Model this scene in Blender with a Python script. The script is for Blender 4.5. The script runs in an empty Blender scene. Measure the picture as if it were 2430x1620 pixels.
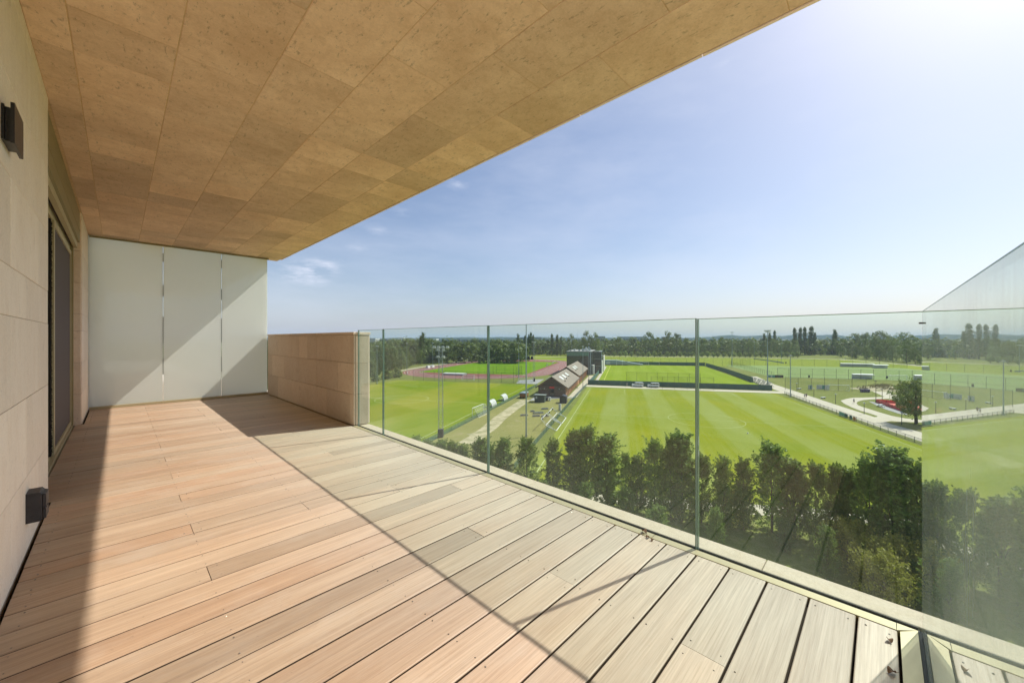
import bpy, math, random
import numpy as np
from mathutils import Vector, Matrix
random.seed(7); RS = np.random.RandomState(7)
S = bpy.context.scene
COL = S.collection
R = math.radians

# ------------------------------------------------------------------ camera, sky, sun, exposure
YAW = math.atan((1215 - 282) / 905.0)          # the view axis, clockwise from +Y (the long side of the terrace)
EYE = 1.12
ZG = EYE - 21.5                                # ground level, seven storeys down
cam = bpy.data.cameras.new('camera'); cam.lens = 905.0 / 2430 * 36; cam.sensor_width = 36
cam.shift_y = -7 / 2430; cam.clip_start = 0.02; cam.clip_end = 20000
camo = bpy.data.objects.new('camera', cam); COL.objects.link(camo)
camo.location = (0, 0, EYE); camo.rotation_euler = (R(90), 0, -YAW)
S.camera = camo
SUN = Vector((1.09, -0.328, 1.228)).normalized()
W = bpy.data.worlds.new('World'); S.world = W; W.use_nodes = True
nt = W.node_tree; nt.nodes.clear()
wn = nt.nodes.new; wl = nt.links.new
wout = wn('ShaderNodeOutputWorld'); bg = wn('ShaderNodeBackground'); bg.inputs[1].default_value = 0.081
sky = wn('ShaderNodeTexSky'); sky.sky_type = 'NISHITA'; sky.sun_disc = False
sky.sun_elevation = math.asin(SUN.z); sky.sun_rotation = math.atan2(SUN.x, SUN.y)
sky.altitude = 0; sky.air_density = 1.0; sky.dust_density = 1.5; sky.ozone_density = 1.5
tc = wn('ShaderNodeTexCoord')
def wmath(op, a, b=None, clamp=False):
    n = wn('ShaderNodeMath'); n.operation = op; n.use_clamp = clamp
    for i, v in enumerate((a, b)):
        if v is None: continue
        if isinstance(v, (int, float)): n.inputs[i].default_value = v
        else: wl(v, n.inputs[i])
    return n.outputs[0]
# thin cirrus veil, drawn out along one direction, plus a few small wisps
mp = wn('ShaderNodeMapping'); mp.inputs['Rotation'].default_value = (0, 0.25, 0.5); mp.inputs['Scale'].default_value = (1.0, 2.2, 6.0)
wl(tc.outputs['Generated'], mp.inputs[0])
no = wn('ShaderNodeTexNoise'); no.inputs['Scale'].default_value = 1.3; no.inputs['Detail'].default_value = 7; no.inputs['Roughness'].default_value = 0.6
wl(mp.outputs[0], no.inputs['Vector'])
veil = wmath('MULTIPLY', wmath('SUBTRACT', no.outputs[0], 0.42, True), 1.5, True)
mp2 = wn('ShaderNodeMapping'); mp2.inputs['Scale'].default_value = (9, 9, 34)
wl(tc.outputs['Generated'], mp2.inputs[0])
no2 = wn('ShaderNodeTexNoise'); no2.inputs['Scale'].default_value = 1.6; no2.inputs['Detail'].default_value = 9; no2.inputs['Roughness'].default_value = 0.62
wl(mp2.outputs[0], no2.inputs['Vector'])
fine = wmath('MULTIPLY', wmath('SUBTRACT', no2.outputs[0], 0.44, True), 3.4, True)
def pxdir(u, v):
    a = (u - 1215) / 905.0; b = (803 - v) / 905.0
    return Vector((math.sin(YAW) + a * math.cos(YAW), math.cos(YAW) - a * math.sin(YAW), b))
spots = None
for (u, v, r, k) in ((735, 645, .050, .55), (705, 655, .05, .4), (770, 632, .035, .5), (1085, 437, .024, .45), (960, 500, .025, .3), (850, 590, .022, .32), (898, 545, .024, .25), (1725, 150, .02, .2)):
    d = pxdir(u, v).normalized()
    vm = wn('ShaderNodeVectorMath'); vm.operation = 'SUBTRACT'; wl(tc.outputs['Generated'], vm.inputs[0]); vm.inputs[1].default_value = d
    vs = wn('ShaderNodeVectorMath'); vs.operation = 'MULTIPLY'; wl(vm.outputs[0], vs.inputs[0]); vs.inputs[1].default_value = (1, 1, 2.0)
    ln = wn('ShaderNodeVectorMath'); ln.operation = 'LENGTH'; wl(vs.outputs[0], ln.inputs[0])
    g = wmath('MULTIPLY', wmath('SUBTRACT', 1.0, wmath('DIVIDE', ln.outputs['Value'], r * 1.5), True), k * 1.1)
    spots = g if spots is None else wmath('ADD', spots, g)
wisps = wmath('MULTIPLY', spots, fine, True)
cov = wmath('ADD', wmath('MULTIPLY', veil, 0.55), wisps, True)
mixc = wn('ShaderNodeMixRGB'); wl(cov, mixc.inputs[0]); wl(sky.outputs[0], mixc.inputs[1]); mixc.inputs[2].default_value = (7.4, 7.7, 8.6, 1)
hazy = wn('ShaderNodeMixRGB'); hazy.inputs[0].default_value = 0.18; wl(mixc.outputs[0], hazy.inputs[1]); hazy.inputs[2].default_value = (3.1, 3.7, 6.0, 1)
# pale haze hugging the horizon all the way round
sepd = wn('ShaderNodeSeparateXYZ'); wl(tc.outputs['Generated'], sepd.inputs[0])
hor = wmath('MULTIPLY', wmath('POWER', 2.718, wmath('MULTIPLY', wmath('ABSOLUTE', sepd.outputs[2]), -16.0)), 0.55)
hmix = wn('ShaderNodeMixRGB'); wl(hor, hmix.inputs[0]); wl(hazy.outputs[0], hmix.inputs[1]); hmix.inputs[2].default_value = (5.6, 6.1, 7.2, 1)
wl(hmix.outputs[0], bg.inputs[0]); wl(bg.outputs[0], wout.inputs[0])
sun = bpy.data.lights.new('sun', 'SUN'); sun.energy = 3.55; sun.angle = R(0.53); sun.color = (1.0, 0.94, 0.86)
suno = bpy.data.objects.new('sun', sun); COL.objects.link(suno)
suno.rotation_euler = (-SUN).to_track_quat('-Z', 'Y').to_euler(); suno.location = (30, -9, 40)
S.view_settings.view_transform = 'Standard'; S.view_settings.look = 'None'
S.view_settings.exposure = 0.7; S.view_settings.gamma = 1.0; S.view_settings.use_curve_mapping = False
S.render.engine = 'CYCLES'
cy = S.cycles; cy.max_bounces = 10; cy.diffuse_bounces = 7; cy.glossy_bounces = 4; cy.transparent_max_bounces = 24
cy.volume_bounces = 1; cy.caustics_reflective = False; cy.caustics_refractive = False
cy.use_denoising = True; cy.sample_clamp_indirect = 6.0
try: cy.denoiser = 'OPENIMAGEDENOISE'
except Exception: pass

# ------------------------------------------------------------------ helpers
class MB:
    def __init__(s): s.v = []; s.f = []; s.m = []; s.mi = 0
    def quadbox(s, P):                                  # 8 corners: bottom 4, top 4
        b = len(s.v); s.v += [tuple(p) for p in P]
        for q in ((3, 2, 1, 0), (4, 5, 6, 7), (0, 1, 5, 4), (1, 2, 6, 5), (2, 3, 7, 6), (3, 0, 4, 7)):
            s.f.append(tuple(b + i for i in q)); s.m.append(s.mi)
        return s
    def box(s, x0, x1, y0, y1, z0, z1):
        return s.quadbox([(x0, y0, z0), (x1, y0, z0), (x1, y1, z0), (x0, y1, z0), (x0, y0, z1), (x1, y0, z1), (x1, y1, z1), (x0, y1, z1)])
    def tube(s, a, b, r0, r1=None, n=8, cap=True):
        r1 = r0 if r1 is None else r1
        a = Vector(a); b = Vector(b); d = (b - a).normalized()
        t = d.orthogonal().normalized(); w = d.cross(t); base = len(s.v)
        for c, r in ((a, r0), (b, r1)):
            for i in range(n):
                an = 2 * math.pi * i / n
                s.v.append(tuple(c + (t * math.cos(an) + w * math.sin(an)) * r))
        for i in range(n):
            j = (i + 1) % n
            s.f.append((base + i, base + j, base + n + j, base + n + i)); s.m.append(s.mi)
        if cap:
            s.f.append(tuple(base + i for i in reversed(range(n)))); s.m.append(s.mi)
            s.f.append(tuple(base + n + i for i in range(n))); s.m.append(s.mi)
        return s
    def path(s, pts, rads, n=7):
        for i in range(len(pts) - 1): s.tube(pts[i], pts[i + 1], rads[i], rads[i + 1], n)
        return s
    def poly(s, pts, z=None):
        b = len(s.v); s.v += [tuple(p) if z is None else (p[0], p[1], z) for p in pts]
        s.f.append(tuple(range(b, b + len(pts)))); s.m.append(s.mi); return s
    def prism(s, prof, axis, a, b):                     # 2-D profile extruded along an axis ('x': profile is (y,z); 'y': (x,z); 'z': (x,y))
        n = len(prof); base = len(s.v)
        for t in (a, b):
            for (p, q) in prof:
                s.v.append({'x': (t, p, q), 'y': (p, t, q), 'z': (p, q, t)}[axis])
        for i in range(n):
            j = (i + 1) % n
            s.f.append((base + i, base + j, base + n + j, base + n + i)); s.m.append(s.mi)
        s.f.append(tuple(base + i for i in reversed(range(n)))); s.m.append(s.mi)
        s.f.append(tuple(base + n + i for i in range(n))); s.m.append(s.mi)
        return s
    def sphere(s, c, r, n=10, k=6, sz=1.0):
        base = len(s.v)
        for i in range(k + 1):
            th = math.pi * i / k
            for j in range(n):
                ph = 2 * math.pi * j / n
                s.v.append((c[0] + r * math.sin(th) * math.cos(ph), c[1] + r * math.sin(th) * math.sin(ph), c[2] + r * sz * math.cos(th)))
        for i in range(k):
            for j in range(n):
                a = base + i * n + j; b = base + i * n + (j + 1) % n
                s.f.append((a, a + n, b + n, b)); s.m.append(s.mi)
        return s
    def mesh(s, name, mats, smooth=False, recalc=True):
        me = bpy.data.meshes.new(name); me.from_pydata(s.v, [], s.f)
        for m in (mats if isinstance(mats, (list, tuple)) else [mats]): me.materials.append(m)
        if any(s.m): me.polygons.foreach_set('material_index', s.m)
        if recalc:
            import bmesh
            bm = bmesh.new(); bm.from_mesh(me); bmesh.ops.recalc_face_normals(bm, faces=bm.faces); bm.to_mesh(me); bm.free()
        if smooth: me.polygons.foreach_set('use_smooth', [True] * len(me.polygons))
        me.update(); return me

def link(name, me, parent=None, loc=None, rotz=0, kind=None, label=None, cat=None, group=None):
    o = bpy.data.objects.new(name, me); COL.objects.link(o)
    if parent is not None: o.parent = parent
    if loc is not None: o.location = loc
    if rotz: o.rotation_euler = (0, 0, rotz)
    if kind: o['kind'] = kind
    if label: o['label'] = label
    if cat: o['category'] = cat
    if group: o['group'] = group
    return o
def part(name, mb, mats, parent, loc=None, rotz=0, smooth=False, **k):
    return link(name, mb.mesh(name, mats, smooth), parent, loc, rotz, **k)
def thing(name, label, cat, loc=(0, 0, 0), rotz=0, group=None):
    return link(name, None, None, loc, rotz, label=label, cat=cat, group=group)
def struct(name, me, **k): return link(name, me, kind='structure', **k)
KIDS = {}
def copy_tree(o, parent=None, loc=None, rotz=None, label=None, scale=None):
    c = o.copy(); COL.objects.link(c); c.parent = parent
    if loc is not None: c.location = loc
    if rotz is not None: c.rotation_euler = (0, 0, rotz)
    if scale is not None: c.scale = scale
    if label: c['label'] = label
    for ch in o.children: copy_tree(ch, c)
    return c

# --- points on the ground: PHI is the direction of the sports grounds' sidelines
PHI = R(28); CP, SP = math.cos(PHI), math.sin(PHI)
def Wp(p, q, z=0): return (p * CP - q * SP, p * SP + q * CP, ZG + z)
def PX(u, v, z=ZG):
    d = pxdir(u, v); t = (z - EYE) / d.z
    return (d.x * t, d.y * t, z)
def toPQ(P): return (P[0] * CP + P[1] * SP, -P[0] * SP + P[1] * CP)
def at_dist(u, dist):                                   # ground point in direction u at forward distance dist
    d = pxdir(u, 803); return (d.x * dist, d.y * dist, ZG)
def fwd(P): return P[0] * math.sin(YAW) + P[1] * math.cos(YAW)
def topz(P, v): return EYE + (803 - v) / 905.0 * fwd(P)  # height of what shows at row v above point P

# ------------------------------------------------------------------ materials
def mat(name):
    m = bpy.data.materials.new(name); m.use_nodes = True; t = m.node_tree; t.nodes.clear()
    o = t.nodes.new('ShaderNodeOutputMaterial'); return m, t, o
class NB:
    def __init__(s, t): s.t = t
    def n(s, typ, **k):
        x = s.t.nodes.new(typ)
        for a, b in k.items(): setattr(x, a, b)
        return x
    def l(s, a, b): s.t.links.new(a, b)
    def math(s, op, a, b=None, clamp=False):
        x = s.n('ShaderNodeMath', operation=op); x.use_clamp = clamp
        for i, v in enumerate((a, b)):
            if v is None: continue
            if isinstance(v, (int, float)): x.inputs[i].default_value = v
            else: s.l(v, x.inputs[i])
        return x.outputs[0]
    def mix(s, f, a, b, mode='MIX'):
        x = s.n('ShaderNodeMixRGB', blend_type=mode)
        for i, v in enumerate((f, a, b)):
            if isinstance(v, (int, float)): x.inputs[i].default_value = v
            elif isinstance(v, tuple): x.inputs[i].default_value = (*v, 1)
            else: s.l(v, x.inputs[i])
        return x.outputs[0]
    def noise(s, vec, scale, detail=4, rough=.5, sc=None, rot=None, dist=0):
        if sc or rot:
            mp = s.n('ShaderNodeMapping')
            if sc: mp.inputs['Scale'].default_value = sc
            if rot: mp.inputs['Rotation'].default_value = rot
            s.l(vec, mp.inputs[0]); vec = mp.outputs[0]
        x = s.n('ShaderNodeTexNoise'); x.inputs['Scale'].default_value = scale; x.inputs['Detail'].default_value = detail
        x.inputs['Roughness'].default_value = rough; x.inputs['Distortion'].default_value = dist
        s.l(vec, x.inputs['Vector']); return x.outputs[0]
    def ramp(s, f, stops):
        x = s.n('ShaderNodeValToRGB'); e = x.color_ramp.elements
        while len(e) < len(stops): e.new(.5)
        for i, (p, c) in enumerate(stops): e[i].position = p; e[i].color = (*c, 1) if isinstance(c, tuple) else (c, c, c, 1)
        s.l(f, x.inputs[0]); return x.outputs[0]
    def rng(s, f, a, b, c, d):
        x = s.n('ShaderNodeMapRange')
        for i, v in enumerate((a, b, c, d)): x.inputs[i + 1].default_value = v
        s.l(f, x.inputs[0]); return x.outputs[0]
    def bump(s, h, strength, dist):
        x = s.n('ShaderNodeBump'); x.inputs['Strength'].default_value = strength; x.inputs['Distance'].default_value = dist
        s.l(h, x.inputs['Height']); return x.outputs[0]
def plain(name, c, rough=.6, metal=0, var=.15, scale=3.0, spec=.4, bump=0):
    m, t, o = mat(name); b = NB(t)
    p = b.n('ShaderNodeBsdfPrincipled'); tcn = b.n('ShaderNodeTexCoord')
    f = b.noise(tcn.outputs['Object'], scale, 5, .6)
    k = b.rng(f, .25, .75, 1 - var, 1 + var)
    col = b.mix(1.0, c, b.mix(0.0, (1, 1, 1), (1, 1, 1)), 'MULTIPLY')
    vm = b.n('ShaderNodeVectorMath', operation='SCALE'); vm.inputs[0].default_value = c; b.l(k, vm.inputs['Scale'])
    b.l(vm.outputs[0], p.inputs['Base Color'])
    p.inputs['Roughness'].default_value = rough; p.inputs['Metallic'].default_value = metal
    p.inputs['Specular IOR Level'].default_value = spec
    if bump: b.l(b.bump(f, bump, .02), p.inputs['Normal'])
    b.l(p.outputs[0], o.inputs[0]); return m

def stone_mat(name, c_lo, c_hi, sx=(1, 1, 1), speck=.5, warm=(.48, .31, .16), rough=.75, spec=.3, rnd=.22):
    m, t, o = mat(name); b = NB(t)
    p = b.n('ShaderNodeBsdfPrincipled'); tcn = b.n('ShaderNodeTexCoord'); oi = b.n('ShaderNodeObjectInfo')
    off = b.n('ShaderNodeVectorMath', operation='ADD'); b.l(tcn.outputs['Object'], off.inputs[0])
    sc = b.n('ShaderNodeVectorMath', operation='SCALE'); sc.inputs[0].default_value = (17, 31, 23); b.l(oi.outputs['Random'], sc.inputs['Scale']); b.l(sc.outputs[0], off.inputs[1])
    V = off.outputs[0]
    big = b.noise(V, 2.2, 6, .6, sc=sx)
    mid = b.noise(V, 14, 6, .7, sc=sx)
    fin = b.noise(V, 90, 3, .7)
    pits = b.noise(V, 48, 4, .75, sc=(sx[0] * 1, sx[1] * .35, sx[2]))
    base = b.mix(b.rng(big, .3, .7, 0, 1), c_lo, c_hi)
    base = b.mix(b.math('MULTIPLY', b.rng(mid, .45, .72, 0, 1), .5), base, warm)
    pits2 = b.noise(V, 17, 5, .8, sc=(sx[0], sx[1] * .5, sx[2]))
    pf = b.math('MAXIMUM', b.rng(pits, .58, .67, 0, 1), b.math('MULTIPLY', b.rng(pits2, .62, .70, 0, 1), .8))
    base = b.mix(b.math('MULTIPLY', pf, speck), base, tuple(x * .38 for x in c_lo))
    st = b.rng(b.noise(V, 5, 2, .4), .70, .76, 0, 1)
    base = b.mix(b.math('MULTIPLY', st, .18), base, tuple(x * .55 for x in warm))
    k = b.math('ADD', b.math('MULTIPLY', b.rng(fin, .3, .7, -.07, .07), 1.0), b.rng(oi.outputs['Random'], 0, 1, 1 - rnd, 1 + rnd))
    vm = b.n('ShaderNodeVectorMath', operation='SCALE'); b.l(base, vm.inputs[0]); b.l(k, vm.inputs['Scale'])
    b.l(vm.outputs[0], p.inputs['Base Color'])
    p.inputs['Roughness'].default_value = rough; p.inputs['Specular IOR Level'].default_value = spec
    h = b.math('SUBTRACT', b.math('MULTIPLY', mid, .5), b.math('MULTIPLY', pf, .6))
    b.l(b.bump(h, .35, .004), p.inputs['Normal'])
    b.l(p.outputs[0], o.inputs[0]); return m
M = {}
M['ceil'] = stone_mat('ceiling_stone', (.66, .455, .30), (.84, .62, .44), speck=.52, warm=(.54, .34, .20), rnd=.17)
M['wall'] = stone_mat('wall_stone', (.80, .71, .60), (.88, .80, .69), sx=(1, 1, .35), speck=.14, warm=(.76, .64, .51), rnd=.07)
M['parapet'] = stone_mat('parapet_stone', (.80, .67, .54), (.87, .75, .62), speck=.3, warm=(.74, .58, .44), rnd=.09)
M['coping'] = stone_mat('coping_stone', (.52, .44, .33), (.60, .52, .40), speck=.15, warm=(.45, .36, .24), rnd=.05)
M['mortar'] = plain('mortar', (.62, .44, .25), .9, var=.2, scale=30)
M['mortar_pale'] = plain('mortar_pale', (.42, .34, .26), .9, var=.2, scale=30)
M['under'] = plain('dark_underlay', (.035, .025, .018), .95, var=.3, scale=12)
M['brass'] = plain('anodised_brass_aluminium', (.50, .44, .27), .42, .25, .06, 6, spec=.5)
M['brass_dark'] = plain('olive_anodised_aluminium', (.30, .26, .13), .42, .3, .08, 5)
M['gasket'] = plain('black_rubber', (.015, .015, .014), .6, var=.2)
M['black'] = plain('black_powder_coat', (.022, .022, .025), .35, .2, .2, 9, spec=.5)
M['charcoal'] = plain('charcoal_plastic', (.045, .043, .048), .55, 0, .35, 22)
M['steel'] = plain('galvanised_steel', (.42, .45, .46), .45, .6, .12, 2)
M['steel_blue'] = plain('blue_grey_steel', (.30, .36, .40), .5, .4, .1, 2)
M['white'] = plain('white_paint', (.78, .78, .76), .45, var=.06)
M['offwhite'] = plain('weathered_white', (.62, .62, .58), .6, var=.15, scale=1.0)
M['darkmetal'] = plain('dark_green_steel', (.03, .045, .04), .5, .2, .2)
M['mesh_screen'] = plain('fine_screen_mesh', (.10, .085, .085), .8, var=.08, scale=40)
M['bristle'] = plain('brush_bristle', (.02, .017, .014), .95, var=.5, scale=120)

def wood_mat():
    m, t, o = mat('weathered_hardwood'); b = NB(t)
    p = b.n('ShaderNodeBsdfPrincipled'); tcn = b.n('ShaderNodeTexCoord'); oi = b.n('ShaderNodeObjectInfo')
    off = b.n('ShaderNodeVectorMath', operation='ADD'); b.l(tcn.outputs['Object'], off.inputs[0])
    sc = b.n('ShaderNodeVectorMath', operation='SCALE'); sc.inputs[0].default_value = (37, 11, 5); b.l(oi.outputs['Random'], sc.inputs['Scale']); b.l(sc.outputs[0], off.inputs[1])
    V = off.outputs[0]
    band = b.noise(V, 2.0, 4, .55, sc=(.45, 12, 12), dist=.8)
    grain = b.noise(V, 26, 6, .7, sc=(.10, 5, 5), dist=.2)
    fib = b.noise(V, 60, 3, .8, sc=(.12, 7, 7))
    blot = b.noise(V, 5, 5, .65, sc=(.6, 1.2, 1))
    c = b.mix(b.rng(band, .3, .7, 0, 1), (.40, .26, .158), (.56, .385, .24))
    c = b.mix(b.math('MULTIPLY', b.rng(grain, .40, .70, 0, 1), .52), c, (.26, .155, .09))
    c = b.mix(b.math('MULTIPLY', b.rng(fib, .40, .64, 0, 1), .24), c, (.70, .55, .42))
    c = b.mix(b.math('MULTIPLY', b.rng(blot, .52, .78, 0, 1), .30), c, (.62, .55, .46))
    scf = b.rng(b.noise(V, 7, 5, .75, sc=(1, 2.2, 1), rot=(0, 0, .5)), .62, .70, 0, 1); c = b.mix(b.math('MULTIPLY', scf, .25), c, (.22, .14, .09))
    spk = b.rng(b.noise(V, 33, 3, .8), .66, .72, 0, 1)
    c = b.mix(b.math('MULTIPLY', spk, .3), c, (.16, .10, .07))
    # sky and sun sheen toward the glass, painted into the boards as paler colour
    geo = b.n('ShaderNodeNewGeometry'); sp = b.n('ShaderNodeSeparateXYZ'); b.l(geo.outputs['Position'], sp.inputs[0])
    sheen_mix = b.rng(b.math('ADD', sp.outputs[0], b.math('MULTIPLY', b.noise(V, 3, 4, .6, sc=(.4, 3, 1)), .9)), .9, 2.3, 0, .78)
    lum = b.mix(b.rng(grain, .35, .7, 0, 1), (.72, .64, .52), (.46, .39, .30)); c = b.mix(sheen_mix, c, lum)
    vm = b.n('ShaderNodeVectorMath', operation='SCALE'); b.l(c, vm.inputs[0])
    b.l(b.math('MULTIPLY', b.rng(oi.outputs['Random'], 0, 1, .86, 1.05), b.rng(b.math('FRACT', b.math('MULTIPLY', oi.outputs['Random'], 13.7)), .72, .95, 1.0, .76)), vm.inputs['Scale'])
    # each board leans a little redder or greyer
    r2 = b.math('FRACT', b.math('MULTIPLY', oi.outputs['Random'], 7.31))
    hs = b.n('ShaderNodeHueSaturation'); b.l(vm.outputs[0], hs.inputs['Color']); b.l(b.rng(r2, 0, 1, .90, 1.05), hs.inputs['Saturation'])
    b.l(b.rng(r2, 0, 1, .505, .495), hs.inputs['Hue'])
    b.l(hs.outputs[0], p.inputs['Base Color'])
    p.inputs['Roughness'].default_value = .48; p.inputs['Specular IOR Level'].default_value = .5
    b.l(b.bump(b.math('ADD', b.math('MULTIPLY', grain, .6), b.math('MULTIPLY', fib, .5)), .45, .0015), p.inputs['Normal'])
    b.l(p.outputs[0], o.inputs[0]); return m
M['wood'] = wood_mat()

def glass_mat(name, T, dirt, dirtcol=(.75, .78, .74), ior0=.043, pw=5.0, base_veil_k=3.0):
    """Clear sheet: Schylick reflection by angle, coloured straight-through transmission, a film of dust and painted veil lit like any surface."""
    m, t, o = mat(name); b = NB(t)
    tr = b.n('ShaderNodeBsdfTransparent'); tr.inputs[0].default_value = (*T, 1)
    gl = b.n('ShaderNodeBsdfGlossy'); gl.inputs['Roughness'].default_value = 0.0; gl.inputs[0].default_value = (1, 1, 1, 1)
    di = b.n('ShaderNodeBsdfDiffuse'); di.inputs[0].default_value = (*dirtcol, 1)
    tl = b.n('ShaderNodeBsdfTranslucent'); tl.inputs[0].default_value = (*dirtcol, 1)
    lw = b.n('ShaderNodeLayerWeight'); lw.inputs[0].default_value = .5
    fc = lw.outputs['Facing']
    sch = b.math('ADD', ior0, b.math('MULTIPLY', 1 - ior0, b.math('POWER', fc, pw)), True)
    tcn = b.n('ShaderNodeTexCoord')
    n1 = b.noise(tcn.outputs['Object'], 3.0, 5, .6, sc=(1, 1, .25)); n2 = b.noise(tcn.outputs['Object'], 60, 4, .7, sc=(1, 1, .12))
    cosn = b.math('SUBTRACT', 1.0, fc)
    d = b.math('DIVIDE', dirt, b.math('MAXIMUM', cosn, .10))
    spz = b.n('ShaderNodeSeparateXYZ'); b.l(tcn.outputs['Object'], spz.inputs[0])
    splash = b.math('ADD', 1.0, b.math('MULTIPLY', base_veil_k, b.math('POWER', 2.718, b.math('MULTIPLY', spz.outputs[2], -4.0))))  # film thickens downward, painting in the veil that deck and wall reflections make
    d = b.math('MULTIPLY', d, splash)
    d = b.math('MULTIPLY', d, b.math('MULTIPLY', b.rng(n1, .3, .7, .35, 1.6), b.rng(n2, .3, .7, .7, 1.25)), True)
    ds = b.n('ShaderNodeMixShader'); ds.inputs[0].default_value = .5; b.l(di.outputs[0], ds.inputs[1]); b.l(tl.outputs[0], ds.inputs[2])
    m1 = b.n('ShaderNodeMixShader'); b.l(d, m1.inputs[0]); b.l(tr.outputs[0], m1.inputs[1]); b.l(ds.outputs[0], m1.inputs[2])
    m2 = b.n('ShaderNodeMixShader'); b.l(sch, m2.inputs[0]); b.l(m1.outputs[0], m2.inputs[1]); b.l(gl.outputs[0], m2.inputs[2])
    b.l(m2.outputs[0], o.inputs[0]); return m
M['grime'] = plain('grimy_board_edge', (.10, .065, .04), .95, var=.4, scale=30)
M['screwhead'] = plain('screw_head', (.22, .20, .17), .4, .6)
M['glass'] = glass_mat('balustrade_glass', (.93, .988, .965), .005, ior0=.03)
M['glass_dust_glare'] = glass_mat('dust_and_glare_glass', (.905, .98, .945), .065, dirtcol=(.68, .80, .70), ior0=.06, pw=4.2, base_veil_k=.4)  # dust on the end pane, thickened so the film also carries painted glare
M['edge'] = None
def edge_mat():
    m, t, o = mat('polished_glass_edge'); b = NB(t)
    p = b.n('ShaderNodeBsdfPrincipled'); p.inputs['Base Color'].default_value = (.34, .47, .42, 1); p.inputs['Roughness'].default_value = .2
    tr = b.n('ShaderNodeBsdfTransparent'); tr.inputs[0].default_value = (.2, .42, .36, 1)
    mx = b.n('ShaderNodeMixShader'); mx.inputs[0].default_value = .6; b.l(tr.outputs[0], mx.inputs[1]); b.l(p.outputs[0], mx.inputs[2])
    b.l(mx.outputs[0], o.inputs[0]); return m
M['edge'] = edge_mat()
def milk_mat():
    m, t, o = mat('milk_glass'); b = NB(t)
    di = b.n('ShaderNodeBsdfDiffuse'); tl = b.n('ShaderNodeBsdfTranslucent'); gl = b.n('ShaderNodeBsdfGlossy'); gl.inputs['Roughness'].default_value = .03
    tcn = b.n('ShaderNodeTexCoord'); f = b.noise(tcn.outputs['Object'], 1.5, 4, .6)
    c = b.mix(f, (.86, .90, .85), (.90, .93, .88)); b.l(c, di.inputs[0]); tl.inputs[0].default_value = (.90, .95, .91, 1)
    mx = b.n('ShaderNodeMixShader'); mx.inputs[0].default_value = .58; b.l(di.outputs[0], mx.inputs[1]); b.l(tl.outputs[0], mx.inputs[2])
    lw = b.n('ShaderNodeLayerWeight'); lw.inputs[0].default_value = .5
    sch = b.math('ADD', .045, b.math('MULTIPLY', .9, b.math('POWER', lw.outputs['Facing'], 5.0)), True)
    m2 = b.n('ShaderNodeMixShader'); b.l(sch, m2.inputs[0]); b.l(mx.outputs[0], m2.inputs[1]); b.l(gl.outputs[0], m2.inputs[2])
    b.l(m2.outputs[0], o.inputs[0]); return m
M['milk'] = milk_mat()

def grass_mat(name, c1, c2, dry=(.30, .27, .12), dryamt=.3, stripes=None, worn=0, s_big=.05):
    """stripes = (width, offset, lighter colour): mown bands along the object's X."""
    m, t, o = mat(name); b = NB(t)
    p = b.n('ShaderNodeBsdfPrincipled'); tcn = b.n('ShaderNodeTexCoord'); V = tcn.outputs['Object']
    f1 = b.noise(V, s_big, 5, .6); f2 = b.noise(V, .9, 5, .7); f3 = b.noise(V, 6, 4, .7)
    c = b.mix(b.rng(f1, .3, .7, 0, 1), c1, c2)
    if stripes:
        sp = b.n('ShaderNodeSeparateXYZ'); b.l(V, sp.inputs[0])
        wob = b.math('MULTIPLY', b.noise(V, .08, 3, .5), .8)
        ph = b.math('DIVIDE', b.math('ADD', b.math('ADD', sp.outputs[1], stripes[1]), wob), stripes[0])
        fr = b.math('FRACT', ph)
        tri = b.math('ABSOLUTE', b.math('SUBTRACT', fr, .5))
        k = b.rng(tri, .21, .29, 0, 1)
        k = b.math('MULTIPLY', k, b.rng(b.noise(V, .06, 4, .6, sc=(.35, 1, 1)), .35, .6, .25, 1))
        c = b.mix(k, c, stripes[2])
        fine = b.noise(V, 1.1, 4, .65, sc=(.03, 1, 1))
        c = b.mix(b.math('MULTIPLY', b.rng(fine, .4, .65, 0, 1), .42), c, stripes[2])
    c = b.mix(b.math('MULTIPLY', b.rng(f2, .48, .75, 0, 1), dryamt), c, dry)
    if worn:
        w = b.rng(b.noise(V, .22, 6, .7), .56, .70, 0, 1)
        c = b.mix(b.math('MULTIPLY', w, worn), c, (.38, .31, .19))
    vm = b.n('ShaderNodeVectorMath', operation='SCALE'); b.l(c, vm.inputs[0]); b.l(b.rng(f3, .25, .75, .82, 1.18), vm.inputs['Scale'])
    b.l(vm.outputs[0], p.inputs['Base Color']); p.inputs['Roughness'].default_value = .95; p.inputs['Specular IOR Level'].default_value = .04
    b.l(b.bump(f3, .6, .06), p.inputs['Normal'])
    b.l(p.outputs[0], o.inputs[0]); return m
M['rough'] = grass_mat('rough_grass', (.13, .16, .035), (.21, .22, .06), dryamt=.55)
M['yard'] = grass_mat('worn_yard_grass', (.20, .20, .06), (.27, .25, .09), dryamt=.6, worn=.5, s_big=.09)
M['pitch1'] = grass_mat('near_pitch_grass', (.165, .215, .003), (.245, .255, .004), dry=(.28, .27, .02), dryamt=.25, stripes=(13.6, 3.2, (.25, .285, .065)))
M['pitch2'] = grass_mat('left_pitch_grass', (.12, .20, .004), (.20, .24, .006), dry=(.28, .26, .03), dryamt=.28, stripes=(46, 9, (.24, .25, .02)))
M['pitch3'] = grass_mat('fenced_pitch_grass', (.17, .25, .004), (.22, .28, .006), dryamt=.15, stripes=(9, 0, (.23, .30, .02)))
M['pitch4'] = grass_mat('track_infield_grass', (.11, .22, .004), (.16, .26, .006), dryamt=.12)
M['field'] = grass_mat('far_field_grass', (.19, .25, .02), (.26, .29, .03), dryamt=.3)
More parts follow.
